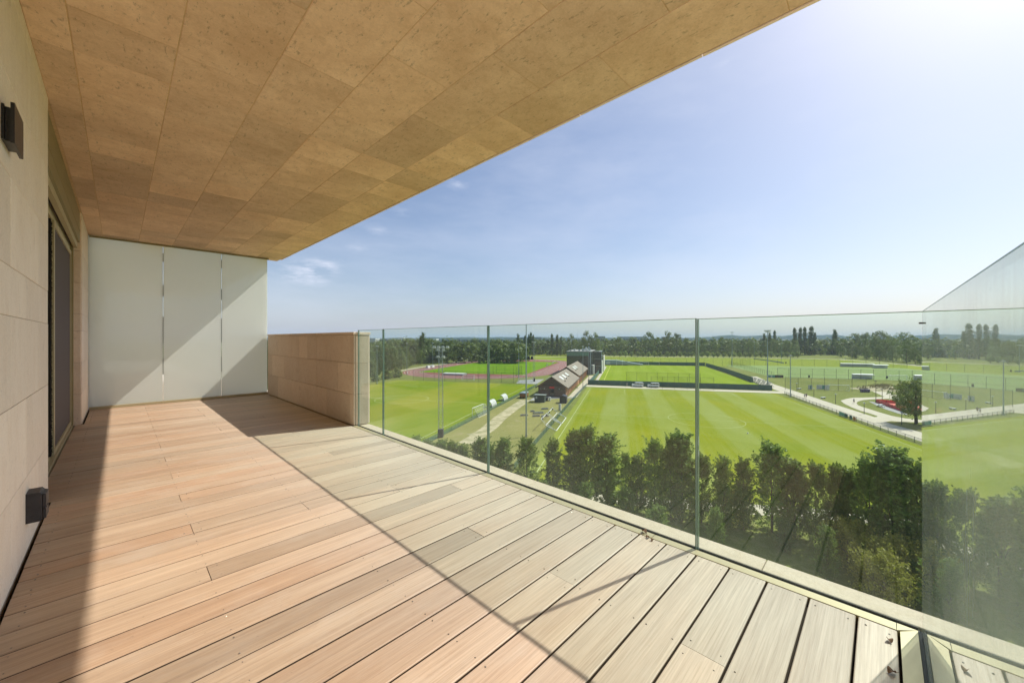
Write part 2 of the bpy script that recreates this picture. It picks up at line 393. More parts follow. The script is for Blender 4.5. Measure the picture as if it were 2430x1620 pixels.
M['turf'] = grass_mat('artificial_turf', (.20, .27, .09), (.24, .31, .11), dryamt=.05)
M['under_grass'] = grass_mat('grass_below_trees', (.13, .16, .035), (.20, .22, .05), dry=(.36, .32, .14), dryamt=.6, s_big=.3)

def path_mat(name, a, bb, s=.5):
    m, t, o = mat(name); b = NB(t)
    p = b.n('ShaderNodeBsdfPrincipled'); tcn = b.n('ShaderNodeTexCoord'); V = tcn.outputs['Object']
    c = b.mix(b.rng(b.noise(V, s, 6, .65), .3, .7, 0, 1), a, bb)
    vm = b.n('ShaderNodeVectorMath', operation='SCALE'); b.l(c, vm.inputs[0]); b.l(b.rng(b.noise(V, 9, 4, .7), .25, .75, .88, 1.1), vm.inputs['Scale'])
    b.l(vm.outputs[0], p.inputs['Base Color']); p.inputs['Roughness'].default_value = .9
    b.l(p.outputs[0], o.inputs[0]); return m
M['path'] = path_mat('pale_concrete_path', (.46, .40, .30), (.55, .49, .37))
M['dirt'] = path_mat('dry_dirt', (.22, .21, .08), (.58, .48, .31), .55)
M['track'] = path_mat('red_running_track', (.20, .050, .040), (.26, .075, .058), .2)
M['redcourt'] = path_mat('red_court', (.62, .12, .09), (.68, .16, .12), .3)
M['asphalt'] = path_mat('grey_paving', (.28, .28, .27), (.36, .35, .33), .6)
M['line'] = plain('line_paint', (.55, .60, .34), .8, var=.25, scale=.7)
M['line_y'] = plain('yellow_line_paint', (.70, .66, .14), .8, var=.2, scale=.7)

def leaf_mat(name, c1, c2, tr=.35, rnd=.25):
    m, t, o = mat(name); b = NB(t)
    di = b.n('ShaderNodeBsdfPrincipled'); tl = b.n('ShaderNodeBsdfTranslucent'); geo = b.n('ShaderNodeNewGeometry'); oi = b.n('ShaderNodeObjectInfo'); tcn = b.n('ShaderNodeTexCoord')
    f = b.noise(tcn.outputs['Object'], .9, 3, .6)
    ri = geo.outputs['Random Per Island']
    c = b.mix(b.math('ADD', b.math('MULTIPLY', b.rng(f, .3, .7, 0, 1), .5), b.math('MULTIPLY', ri, .5)), c1, c2)
    vm = b.n('ShaderNodeVectorMath', operation='SCALE'); b.l(c, vm.inputs[0]); b.l(b.rng(oi.outputs['Random'], 0, 1, 1 - rnd, 1 + rnd), vm.inputs['Scale'])
    b.l(vm.outputs[0], di.inputs['Base Color']); di.inputs['Roughness'].default_value = .5; di.inputs['Specular IOR Level'].default_value = .3
    c2n = b.mix(.5, vm.outputs[0], (.20, .26, .03)); b.l(c2n, tl.inputs[0])
    mx = b.n('ShaderNodeMixShader'); mx.inputs[0].default_value = tr; b.l(di.outputs[0], mx.inputs[1]); b.l(tl.outputs[0], mx.inputs[2])
    b.l(mx.outputs[0], o.inputs[0]); return m
M['leaf_near'] = leaf_mat('elm_leaves', (.11, .185, .035), (.27, .37, .08), .44)
M['leaf_dark'] = leaf_mat('dark_leaves', (.07, .11, .03), (.12, .165, .045), .3)
M['leaf_mid'] = leaf_mat('mid_green_leaves', (.11, .155, .035), (.18, .22, .055), .3)
M['leaf_grey'] = leaf_mat('silver_green_leaves', (.16, .20, .09), (.24, .28, .13), .3)
M['leaf_lime'] = leaf_mat('lime_leaves', (.24, .31, .08), (.34, .40, .12), .4)
M['leaf_yellow'] = leaf_mat('yellow_green_leaves', (.34, .33, .05), (.48, .44, .10), .45)
M['bark'] = plain('bark', (.10, .08, .06), .95, var=.4, scale=4)
M['drygrass'] = leaf_mat('dry_grass_tufts', (.28, .22, .12), (.38, .31, .17), .2)
M['slope'] = plain('wooded_hillside', (.045, .062, .04), 1.0, var=.35, scale=.02, spec=0)
M['hill'] = leaf_mat('distant_wood', (.05, .075, .04), (.07, .095, .05), .0, 0)

# ------------------------------------------------------------------ the terrace
P0 = .1545; Y0 = .072
XW = -.335                                               # face of the stone facade
# deck > planks
deckme = MB().box(-.5, 2.075, -.10, 9.0, -.075, -.032).mesh('deck', M['under'])
deck = struct('deck', deckme)
cache = {}
def plank_mesh(L, Wd):
    key = (round(L, 3), round(Wd, 4))
    if key not in cache:
        h = Wd / 2; e = .0035; T = .022
        prof = [(-h, -T), (h, -T), (h, -e), (h - e * .4, -e * .35), (h - e, 0), (-h + e, 0), (-h + e * .4, -e * .35), (-h, -e)]
        mb = MB().prism(prof, 'x', -L / 2, L / 2); mb.m = [1, 1, 0, 0, 0, 0, 0, 1, 1, 1]
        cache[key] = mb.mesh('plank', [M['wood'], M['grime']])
    return cache[key]
nrow = int((8.91 - Y0) / P0)
screw = MB()
for k in range(0, nrow + 2):
    ya, yb = Y0 + P0 * (k - 1), Y0 + P0 * k
    if k == 0: ya, yb = -.046, Y0
    elif k == nrow + 1: yb = 8.91
    g = .0078
    if k in (0,): ya = -.046
    Wd = yb - ya - g; yc = (ya + yb) / 2
    if Wd < .02: continue
    if yc < 4.05: x0 = XW + .012
    elif yc < 7.45: x0 = -.395
    else: x0 = XW + .02
    x1 = 2.078 + (0 if k % 3 else .001)
    kk = k
    cuts = []
    if kk % 4 == 3: cuts = [1.44] if kk <= 11 else [.30]
    if kk == 15: cuts = [.30, 1.77]
    if kk % 8 == 1 and kk >= 13: cuts = [1.44]
    if kk % 4 == 2 and kk >= 18 and random.random() < .25: cuts = [.87]
    xs = [x0] + cuts + [x1]
    for i in range(len(xs) - 1):
        a, b_ = xs[i] + (.0012 if i else 0), xs[i + 1] - (.0012 if i < len(xs) - 2 else 0)
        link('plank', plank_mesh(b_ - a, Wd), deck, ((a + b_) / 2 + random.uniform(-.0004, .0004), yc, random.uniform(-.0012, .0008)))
    for xj in [-.27, .26, .34, .87, 1.40, 1.48, 2.035]:
        if xj in (.26, .34) and .30 not in cuts:
            if xj == .34: continue
            xj = .30
        if xj in (1.40, 1.48) and 1.44 not in cuts:
            if xj == 1.48: continue
            xj = 1.44
        if xj < x0 + .03: continue
        for sy in (-1, 1):
            screw.tube((xj + random.uniform(-.006, .006), yc + sy * (Wd / 2 - .022) + random.uniform(-.003, .003), -.004), (xj, yc + sy * (Wd / 2 - .022), .0006), .0036, .0032, 6)
screw.v = [v for v in screw.v]
part('screws', screw, M['screwhead'], deck, kind='stuff')

# ceiling > stone slabs
ZC = 2.745
ceil = struct('ceiling', MB().box(-.7, 2.325, -1.6, 8.99, ZC + .0030, ZC + .42).mesh('ceiling', M['mortar']))
edges = [-.335, -.18, .23, .65, 1.07, 1.49, 1.915, 2.322]
offs = [2.46, 2.85, 2.89, 2.46, 2.03, 1.60, 1.17]
scache = {}
def slab_mesh(name, sx, sy, sz, m, e=.0025):
    key = (name, round(sx, 3), round(sy, 3), round(sz, 3), m.name)
    if key not in scache:
        import bmesh
        bm = bmesh.new(); bmesh.ops.create_cube(bm, size=1)
        for v in bm.verts: v.co = Vector((v.co.x * sx, v.co.y * sy, v.co.z * sz))
        bmesh.ops.bevel(bm, geom=list(bm.edges), offset=e, segments=1, affect='EDGES')
        me = bpy.data.meshes.new(name); bm.to_mesh(me); bm.free(); me.materials.append(m); scache[key] = me
    return scache[key]
for i in range(7):
    xa, xb = edges[i], edges[i + 1]; L = .84
    ys = []; y = offs[i] - L * 6
    while y < 8.92:
        ys.append(y)
        if y > 1.9 and random.random() < (.75 if y > 2.8 else .3): ys.append(y + L / 2)
        y += L
    ys.append(8.915)
    ys = [-1.6] + [t for t in ys if t > -1.55]
    for a, b_ in zip(ys, ys[1:]):
        if b_ - a < .03: continue
        gx = .0045; gy = .0035 if (b_ - a) > .6 else .0016
        link('stone_slab', slab_mesh('stone_slab', xb - xa - gx, b_ - a - gy, .02, M['ceil'], .0022), ceil, ((xa + xb) / 2, (a + b_) / 2, ZC + .010 + random.uniform(-.0009, .0009)))
# fascia slabs along the outer edge
fy = [-1.6] + [.74 - .835 * 2 + .835 * j for j in range(0, 12)] + [8.92]
fy = sorted(t for t in fy if t <= 8.92)
for a, b_ in zip(fy, fy[1:]):
    if b_ - a < .05: continue
    link('fascia_slab', slab_mesh('fascia_slab', .018, b_ - a - .004, .42, M['parapet']), ceil, (2.337, (a + b_) / 2, ZC + .205 + random.uniform(-.002, .002)))
link('drip_groove', MB().box(2.3225, 2.3275, -1.6, 8.91, ZC + .004, ZC + .012).mesh('drip_groove', M['under']), ceil)

# facade wall, near piece and far piece
zrow = [0.0, .40, .81, 1.22, 1.44, 1.84, 2.25, 2.66, ZC + .01]
def facade(name, label, y0, y1, base_off):
    w = thing(name, label, 'wall')
    part('wall_core', MB().box(-.75, XW - .0035, y0 + .02, y1 - .002 + (.09 if y1 > 8 else 0), -.07, ZC), M['mortar_pale'], w)
    for r in range(len(zrow) - 1):
        za, zb = zrow[r], zrow[r + 1]
        if r == 0: za = .012
        off = base_off + (.42 if r % 2 else 0)
        ys = [y0] + [t for t in [off + .84 * j for j in range(-6, 12)] if y0 + .08 < t < y1 - .08] + [y1]
        for a, b_ in zip(ys, ys[1:]):
            link('stone_slab', slab_mesh('stone_slab', .02, b_ - a - .003, zb - za - .003, M['wall'], .0015), w, (XW - .01 + random.uniform(-.0007, .0007), (a + b_) / 2, (za + zb) / 2))
    return w
fw1 = facade('facade_wall', 'near stretch of pale stone facade carrying the black lamp and the grey socket', -1.6, 4.065, 2.78)
fw2 = facade('facade_wall', 'short far stretch of stone facade between the sliding door and the milky screen', 7.47, 8.935, 7.9)
# stone reveal beside the door (faces the camera)
for r, (za, zb) in enumerate(zip(zrow[:-1], zrow[1:])):
    link('reveal_slab', slab_mesh('reveal_slab', .075, .02, zb - za - .004, M['parapet'], .0015), fw2, (-.3815, 7.462, (za + zb) / 2))
link('reveal_slab', slab_mesh('reveal_slab', .4, .02, 2.66, M['wall'], .0015), fw1, (-.56, 4.052, 1.33))

# sliding door
dr = thing('sliding_door', 'tall brass framed sliding door with dark insect screen set back in the stone facade', 'door')
XD = -.43
f = MB(); f.box(-.50, -.405, 4.08, 7.45, -.03, .022); f.box(-.47, -.44, 4.08, 7.45, .022, .034)
part('sill_track', f, M['brass'], dr)
f = MB(); f.box(-.62, -.352, 4.07, 7.452, 2.36, ZC - .003); f.box(-.40, -.349, 4.07, 7.452, 2.50, 2.53)
part('lintel_box', f, M['brass_dark'], dr)
f = MB(); f.box(-.62, -.40, 4.07, 7.452, 2.322, 2.36); part('shadow_gap', f, M['gasket'], dr)
f = MB(); f.box(-.405, -.372, 4.07, 7.452, 2.285, 2.358); f.box(-.445, -.43, 4.07, 7.45, 2.22, 2.322); f.box(-.50, -.475, 4.07, 7.45, 2.20, 2.322)
part('head_frame', f, M['brass'], dr)
f = MB(); f.box(-.455, -.405, 7.37, 7.452, .022, 2.32); f.box(-.50, -.46, 7.38, 7.452, .022, 2.32); part('jamb', f, M['brass_dark'], dr)
f = MB(); f.box(-.462, -.456, 7.36, 7.45, .022, 2.32); part('seal', f, M['gasket'], dr)
sc_ = MB(); sc_.box(XD - .012, XD + .012, 5.52, 5.58, .036, 2.22); sc_.box(XD - .012, XD + .012, 7.31, 7.365, .036, 2.22)
sc_.box(XD - .012, XD + .012, 5.58, 7.31, .036, .08); sc_.box(XD - .012, XD + .012, 5.58, 7.31, 2.17, 2.22)
sf = part('screen_frame', sc_, M['brass'], dr)
part('insect_screen', MB().box(XD - .004, XD + .002, 5.58, 7.31, .08, 2.17), M['mesh_screen'], sf)
part('brush_seal', MB().box(-.452, -.436, 5.47, 5.515, .036, 2.22), M['bristle'], dr)
bs = MB()
for i in range(260):
    z = .04 + i * .0083; bs.box(-.4355, -.428 + random.uniform(-.004, .003), 5.474 + random.uniform(0, .02), 5.49 + random.uniform(0, .02), z, z + .005)
part('bristles', bs, M['bristle'], dr, kind='stuff')
g = MB(); g.box(-.51, -.49, 4.08, 5.60, .03, 2.2); part('dark_glazing', g, M['black'], dr)
g = MB(); g.box(-.488, -.462, 5.38, 5.45, .034, 2.2); part('door_stile', g, M['brass'], dr)
part('room_wall', MB().box(-.75, -.64, 4.07, 7.6, -.05, 2.32), M['under'], dr)

# parapet
pa = thing('stone_parapet', 'waist high pink beige stone parapet at the end of the glass balustrade', 'parapet')
PXI, PXO, PYE, PTOP = 2.10, 2.312, 4.865, 1.168
part('parapet_core', MB().box(PXI + .02, PXO - .02, PYE + .02, 8.93, -.3, PTOP - .001), M['mortar'], pa)
zr = [.004, .398, .80, PTOP]
for r in range(3):
    za, zb = zr[r], zr[r + 1]; off = 5.79 if r % 2 == 0 else 6.19
    cutsy = [off + .81 * j for j in range(-2, 5)]
    if r == 2: cutsy += [6.19, 7.0]
    ys = [PYE] + sorted(t for t in cutsy if PYE + .1 < t < 8.85) + [8.93]
    for a, b_ in zip(ys, ys[1:]):
        link('stone_slab', slab_mesh('stone_slab', .02, b_ - a - .004, zb - za - .004, M['parapet'], .0018), pa, (PXI + .01, (a + b_) / 2, (za + zb) / 2))
        link('stone_slab', slab_mesh('stone_slab', .02, b_ - a - .004, zb - za - .004, M['parapet'], .0018), pa, (PXO - .01, (a + b_) / 2, (za + zb) / 2))
    link('stone_slab', slab_mesh('end_slab', PXO - PXI - .044, .02, zb - za - .004, M['coping'], .0018), pa, ((PXI + PXO) / 2, PYE + .01, (za + zb) / 2))
for a, b_ in ((PYE - .008, 6.2), (6.2, 7.5), (7.5, 8.935)):
    link('coping', slab_mesh('coping', PXO - PXI + .016, b_ - a - .003, .034, M['parapet'], .003), pa, ((PXI + PXO) / 2, (a + b_) / 2, PTOP + .0185))

# milky privacy screen
ps = thing('privacy_screen', 'floor to ceiling screen of three milky glass panels closing the far end', 'screen')
xs = [XW - .02, .535, 1.35, 2.10]
for a, b_ in zip(xs, xs[1:]):
    part('glass_panel', MB().box(a + .003, b_ - .003, 8.955, 8.972, .035, ZC - .0), M['milk'], ps)
for xj in xs[1:3]:
    for z0, z1 in ((.5, .78), (1.05, 1.5), (1.85, 2.05), (2.45, 2.6)): part('joint_clip', MB().box(xj - .0028, xj + .0028, 8.9535, 8.9735, z0, z1), M['charcoal'], ps)
part('bottom_rail', MB().box(XW + .01, 2.10, 8.915, 8.953, -.01, .04), M['brass'], ps)
part('top_rail', MB().box(XW + .01, 2.12, 8.93, 8.953, ZC - .03, ZC - .006), M['brass_dark'], ps)

# balustrades
GT = 1.228
XG0, XG1 = 2.148, 2.165
def pane(name, x0, x1, y0, y1, z0, z1, parent, m='glass', ends=(1, 1)):
    e = .0048; lx, ly = x1 - x0, y1 - y0
    zt = z1 - e * .5 - .0003; L0, L1 = (e if ends[0] else 0), (e if ends[1] else 0)
    if lx < ly: core = (x0, x1, y0 + L0, y1 - L1); eds = [(x0, x1, y0, y0 + e - .0003), (x0, x1, y1 - e + .0003, y1)]
    else: core = (x0 + L0, x1 - L1, y0, y1); eds = [(x0, x0 + e - .0003, y0, y1), (x1 - e + .0003, x1, y0, y1)]
    g = part(name, MB().box(*core, z0, zt), M[m], parent)
    for k in (0, 1):
        if ends[k]: part('polished_edge', MB().box(*eds[k], z0, zt), M['edge'], g)
    part('polished_edge', MB().box(x0, x1, y0, y1, zt + .0003, z1), M['edge'], g)
    return g
gb = thing('glass_balustrade', 'long clear glass balustrade in a brass channel along the open side of the terrace', 'balustrade')
ycuts = [4.857, 4.19, 2.368, .71, -.1135]
for i in range(4):
    b_, a = ycuts[i], ycuts[i + 1]
    pane('glass_pane', XG0, XG1, a + .003, b_ - .003, -.06, GT + (0, .002, 0, -.003)[i], gb, 'glass', (0 if i == 3 else 1, 1))
f = MB()
for a, b_ in ((.932, 4.855), (-.040, .929)):
    f = MB(); f.prism([(2.083, -.03), (2.083, -.001), (2.0845, .0005), (2.134, .0005), (2.1355, -.001), (2.1355, -.03)], 'y', a, b_)
    part('channel_cover', f, M['brass'], gb)
f = MB(); f.quadbox([(2.083, -.040, -.03), (2.1355, -.0985, -.03), (2.1355, -.0425, -.03), (2.0835, -.0415, -.03), (2.083, -.040, .0002), (2.1355, -.0985, .0002), (2.1355, -.0425, .0002), (2.0835, -.0415, .0002)])
part('mitre_cover', f, M['brass'], gb)
part('gasket', MB().box(2.138, 2.1475, -.10, 4.855, -.05, -.006), M['gasket'], gb)
part('outer_gasket', MB().box(2.1655, 2.171, -.10, 4.855, -.05, -.004), M['gasket'], gb)
sg = thing('glass_balustrade', 'clear glass end balustrade at right angles beside the camera mirroring the park', 'balustrade')
pane('glass_pane', -.32, XG1, -.128, -.111, -.06, GT - .003, sg, 'glass_dust_glare', (1, 0))
f = MB(); f.quadbox([(-.32, -.099, -.03), (2.1345, -.099, -.03), (2.0815, -.050, -.03), (-.32, -.050, -.03), (-.32, -.099, .0005), (2.1345, -.099, .0005), (2.0815, -.050, .0005), (-.32, -.050, .0005)])
part('channel_cover', f, M['brass'], sg)
part('gasket', MB().box(-.32, 2.147, -.1105, -.1005, -.05, -.004), M['gasket'], sg)
part('corner_clip', MB().box(2.134, 2.148, -.112, -.102, GT - .052, GT - .046), M['charcoal'], sg)
# outer coping stones beyond the glass
cp = struct('ledge', MB().box(2.136, 2.285, -.60, 4.86, -.40, -.032).box(-.4, 2.136, -.30, -.128, -.40, -.032).mesh('ledge', M['mortar']))
cy_ = [-.60, .42, 1.95, 3.45, 4.858]
for a, b_ in zip(cy_, cy_[1:]):
    link('coping_stone', slab_mesh('coping_stone', .126, b_ - a - .003, .028, M['coping'], .003), cp, (2.171 + .063, (a + b_) / 2, -.017))
for a, b_ in ((-.40, .9), (.9, 2.17)):
    link('coping_stone', slab_mesh('coping_stone', b_ - a - .003, .15, .028, M['coping'], .003), cp, ((a + b_) / 2, -.207, -.017))
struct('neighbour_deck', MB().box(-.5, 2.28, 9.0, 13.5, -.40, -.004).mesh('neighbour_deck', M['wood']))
struct('neighbour_wall', MB().box(-.75, XW, 9.03, 13.5, -.0, ZC).mesh('neighbour_wall', M['wall']))
# building below the terrace
struct('building_face', MB().box(-14, 2.22, -20, 30, ZG, -.42).mesh('building_face', M['wall']))

# wall lamp and socket
lp = thing('wall_lamp', 'black box shaped up and down lamp high on the near stone facade', 'lamp')
part('back_plate', MB().box(XW + .0005, XW + .008, 2.575, 2.735, 1.935, 2.08), M['black'], lp)
part('lamp_body', MB().box(XW + .008, XW + .026, 2.59, 2.73, 1.935, 2.075), M['black'], lp)
part('front_cover', MB().box(XW + .026, XW + .037, 2.56, 2.765, 1.922, 2.088), M['black'], lp)
so = thing('outdoor_socket', 'dark grey weatherproof socket box low on the near stone facade', 'socket')
part('socket_box', MB().prism([(XW + .0005, .165), (XW + .048, .165), (XW + .055, .172), (XW + .055, .305), (XW + .046, .317), (XW + .0005, .317)], 'y', 3.163, 3.272), M['charcoal'], so)
part('hinged_lid', MB().prism([(XW + .0565, .232), (XW + .068, .236), (XW + .068, .300), (XW + .0565, .306)], 'y', 3.168, 3.267), M['charcoal'], so)
part('hinged_lid', MB().prism([(XW + .0565, .172), (XW + .068, .176), (XW + .068, .226), (XW + .0565, .229)], 'y', 3.168, 3.267), M['charcoal'], so)
part('cable_gland', MB().tube((XW + .03, 3.22, .166), (XW + .03, 3.22, .152), .012, .011, 10), M['black'], so)

# dead leaves on the boards
M['deadleaf'] = plain('dry_brown_leaf', (.16, .085, .045), .8, var=.5, scale=60)
def dead_leaf(x, y, s, rz, label, z=.0022):
    mb = MB(); n = 8; rows = []
    for i in range(n + 1):
        t = i / n; w = math.sin(math.pi * min(1, t * 1.02)) ** .7 * .42 * s + .0008
        zz = .25 * s * math.sin(t * 3.0) ** 2
        rows.append([((t - .5) * s, -w, zz + w * .7), ((t - .5) * s, -w * .4, zz + .001), ((t - .5) * s, w * .35, zz + .002), ((t - .5) * s, w * .8, zz + w * .9)])
    for r in rows: mb.v += r
    for i in range(n):
        for j in range(3):
            a = i * 4 + j; mb.f.append((a, a + 1, a + 5, a + 4)); mb.m.append(0)
    th = thing('dead_leaf', label, 'leaf', (x, y, z), rz)
    bl = part('leaf_blade', mb, M['deadleaf'], th, smooth=True)
    md = bl.modifiers.new('thickness', 'SOLIDIFY'); md.thickness = .0006
    part('leaf_stem', MB().tube((-.5 * s, 0, .001), (-.85 * s, .1 * s, .004), .0007, .0005, 5), M['deadleaf'], th)
dead_leaf(1.985, -.020, .022, .4, 'curled brown leaf on the last board near the glass corner')
dead_leaf(1.80, -.024, .027, 2.4, 'curled brown leaf on the last board at the bottom edge of the photo')
dead_leaf(2.112, .985, .032, 1.2, 'crumpled brown leaf lying on the brass channel at its cover joint')
dead_leaf(2.070, .945, .022, 2.6, 'small brown leaf on the board end beside the channel joint')
dead_leaf(2.060, .915, .020, .2, 'smallest brown leaf on the board end nearest the channel joint')

# ------------------------------------------------------------------ ground, pitches, paths
def sheet(name, pts, m, lift, kind='structure', parent=None, origin=None, rotz=0):
    """flat sheet; pts are world points; object placed at origin and turned so that its own axes follow the sports ground"""
    o0 = origin or (0, 0); mb = MB(); c, s_ = math.cos(rotz), math.sin(rotz)
    mb.poly([((x - o0[0]) * c + (y - o0[1]) * s_, -(x - o0[0]) * s_ + (y - o0[1]) * c, 0) for x, y in [p[:2] for p in pts]])
    me = bpy.data.meshes.new(name)
    me.from_pydata(mb.v, [], mb.f); me.materials.append(m); me.update()
    if me.polygons[0].normal.z < 0: me.flip_normals()
    return link(name, me, parent, (o0[0], o0[1], ZG + lift), rotz, kind=kind)
def rect(name, p0, p1, q0, q1, m, lift):
    o = Wp((p0 + p1) / 2, (q0 + q1) / 2)
    return sheet(name, [Wp(p0, q0), Wp(p1, q0), Wp(p1, q1), Wp(p0, q1)], m, lift, origin=o[:2], rotz=PHI)
def strip(pts, w):
    """ribbon outline of width w along a world polyline (quads)"""
    out = []; n = len(pts)
    for i in range(n):
        a = Vector(pts[max(0, i - 1)][:2]); b = Vector(pts[min(n - 1, i + 1)][:2]); d = (b - a).normalized(); nn = Vector((-d.y, d.x)) * w / 2
        c = Vector(pts[i][:2]); out.append((c + nn, c - nn))
    return out
def ribbon(name, pts, w, m, lift, kind='structure', parent=None, mb=None, closed=False):
    own = mb is None; mb = mb or MB()
    if closed: pts = list(pts) + [pts[0], pts[1]]
    rr = strip(pts, w); rr = rr[:-1] if closed else rr
    b = len(mb.v)
    for l, r_ in rr: mb.v += [(l.x, l.y, ZG + lift), (r_.x, r_.y, ZG + lift)]
    for i in range(len(rr) - 1):
        k = b + 2 * i; mb.f.append((k, k + 1, k + 3, k + 2)); mb.m.append(mb.mi)
    if closed: 
        k = b + 2 * (len(rr) - 1); mb.f.append((k, k + 1, b + 1, b)); mb.m.append(mb.mi)
    if not own: return
    me = mb.mesh(name, m)
    return link(name, me, parent, kind=kind)
gr = MB(); N = 48
for ring in (0,): gr.poly([(4600 * math.cos(2 * math.pi * i / N), 4600 * math.sin(2 * math.pi * i / N), ZG) for i in range(N)])
struct('ground', gr.mesh('ground', M['rough'], recalc=False))
near_pitch = rect('near_pitch', 56, 171.5, -57.5, 14.8, M['pitch1'], .02)
left_pitch = rect('left_pitch', 40, 173.5, 39.2, 112, M['pitch2'], .02)
fenced_pitch = rect('fenced_pitch', 183, 327, -61, 13, M['pitch3'], .02)
yard = rect('yard', 40, 139, 16.8, 38.4, M['yard'], .02)
rect('field_beyond', 329, 470, -230, 60, M['field'], .02)
rect('field_beside_track', 330, 520, 60, 150, M['field'], .015)
rect('training_field', 183, 242, -79, -66, M['rough'], .02)
turf = rect('artificial_pitch', 243, 345, -195, -80, M['turf'], .03)
struct_below = rect('grass_below_terrace', -10, 54, -110, 70, M['under_grass'], .015)
# white lines
def lines(name, segs, parent_struct, m, w=.14, lift=.035):
    mb = MB()
    for s_ in segs: ribbon(None, s_, w, m, lift, mb=mb)
    o = link(name, mb.mesh(name, m)); o.parent = parent_struct
    o.matrix_parent_inverse = parent_struct.matrix_world.inverted() if False else (Matrix.Translation(parent_struct.location) @ Matrix.Rotation(parent_struct.rotation_euler.z, 4, 'Z')).inverted()
    return o
def L(*pq): return [Wp(p, q) for p, q in pq]
def circ(p, q, r, a0=0, a1=360, n=40): return [Wp(p + r * math.cos(R(a0 + (a1 - a0) * i / n)), q + r * math.sin(R(a0 + (a1 - a0) * i / n))) for i in range(n + 1)]
lines('pitch_lines', [L((60, 13.2), (167, 13.2)), L((60, -55.5), (167, -55.5)), L((111, 13.2), (111, -55.5)), L((167, 13.2), (167, -55.5)), circ(111, -21.1, 9.15), L((167, -1), (150.5, -1), (150.5, -41), (167, -41))], near_pitch, M['line'], .085)
lines('pitch_lines', [L((60, 41.6), (170, 41.6)), L((170, 41.6), (170, 108)), L((119, 41.6), (119, 108)), circ(119, 75, 9.15), L((170, 95), (153.5, 95), (153.5, 55), (170, 55)), L((60, 108), (170, 108))], left_pitch, M['line'], .12)
lines('pitch_lines', [L((322, -5), (322, -55)), L((322, -14), (305, -14), (305, -46), (322, -46)), L((260, 9), (260, -57)), L((190, 9), (322, 9))], fenced_pitch, M['line_y'], .2)
lines('pitch_lines', [L((250, -84), (340, -84)), L((295, -84), (295, -190)), L((250, -84), (250, -190)), L((340, -84), (340, -190)), circ(295, -137, 9), L((250, -120), (266, -120), (266, -155), (250, -155))], turf, M['line'], .16, .045)
# paths
ribbon('path', L((40, -63.3), (110, -62.9), (150, -63.6), (178, -64.6), (206, -65.4), (246, -70)), 6.2, M['path'], .03)
ribbon('cross_path', L((176, -66), (175.6, -30), (175.8, 0), (176.2, 17)), 6.6, M['path'], .026)
ribbon('clubhouse_walk', L((141, 17.6), (180, 17.4), (226, 16.9)), 3.0, M['path'], .03)
ribbon('pitch_side_walk', L((184, 12.6), (300, 12.2)), 1.6, M['path'], .034)
ribbon('far_path', L((300, 205), (380, 160), (430, 90), (470, 30), (478, -60), (486, -160), (470, -215), (380, -228)), 5, M['path'], .03)
ribbon('forest_path', [PX(*p) for p in ((938, 882), (975, 875), (1010, 869), (1045, 865), (1090, 858), (1128, 853), (1180, 848))], 3.2, M['path'], .03)
ribbon('straight_path', L((246, -212), (300, -219), (345, -223), (400, -224)), 4, M['path'], .03)
def C5(x, y): return PX(1990 + x / 9.8, 860 + y / 9.8)
loop = [C5(*p) for p in ((1120, 590), (760, 590), (690, 610), (760, 640), (900, 665), (1090, 730), (1250, 790))]
ribbon('curved_path', [C5(*p) for p in ((640, 585), (760, 600), (900, 650), (1080, 720), (1230, 785), (1400, 860))], 5.0, M['path'], .028)
sheet('curved_path', [C5(*p) for p in ((50, 885), (180, 845), (330, 818), (600, 815), (1000, 800), (1400, 800), (1400, 835), (1000, 845), (720, 860), (560, 875), (450, 905), (415, 945), (450, 990), (560, 1035), (740, 1090), (960, 1160), (1240, 1240), (1560, 1300), (2060, 1345), (2700, 1370), (2700, 1500), (2100, 1400), (1760, 1390), (1400, 1375), (1230, 1360), (1100, 1385), (1060, 1440), (860, 1400), (700, 1280), (890, 1265), (905, 1245), (740, 1190), (500, 1120), (300, 1040), (120, 950))], M['path'], .036)
sheet('verge', [C5(*p) for p in ((1100, 1378), (1200, 1362), (1400, 1380), (1750, 1440), (2100, 1545), (2500, 1700), (2500, 1800), (2000, 1640), (1500, 1510), (1230, 1430))], M['yard'], .040)
sheet('paving', [C5(*p) for p in ((700, 900), (860, 925), (1200, 1040), (1600, 1180), (1640, 1205), (1560, 1215), (1400, 1190), (1100, 1090), (850, 980), (740, 925))], M['asphalt'], .038)
ribbon('dirt_track', [PX(860 + x / 4.611, 740 + y / 4.611) for x, y in ((1130, 1440), (1250, 1365), (1400, 1260), (1500, 1165), (1640, 1060), (1790, 960))], 3.6, M['dirt'], .032)
ribbon('dirt_track', [PX(860 + x / 4.611, 740 + y / 4.611) for x, y in ((1180, 1350), (1300, 1320), (1420, 1215), (1560, 1120))], 2.6, M['dirt'], .034)
ribbon('path_below_trees', L((44, 60), (52, 10), (56, -30), (56, -90)), 3.2, M['path'], .028)
sheet('clubhouse_forecourt', L((128, 31), (139, 31), (141, 19), (141, 16.5), (139, 16.4), (136, 22)), M['asphalt'], .038)
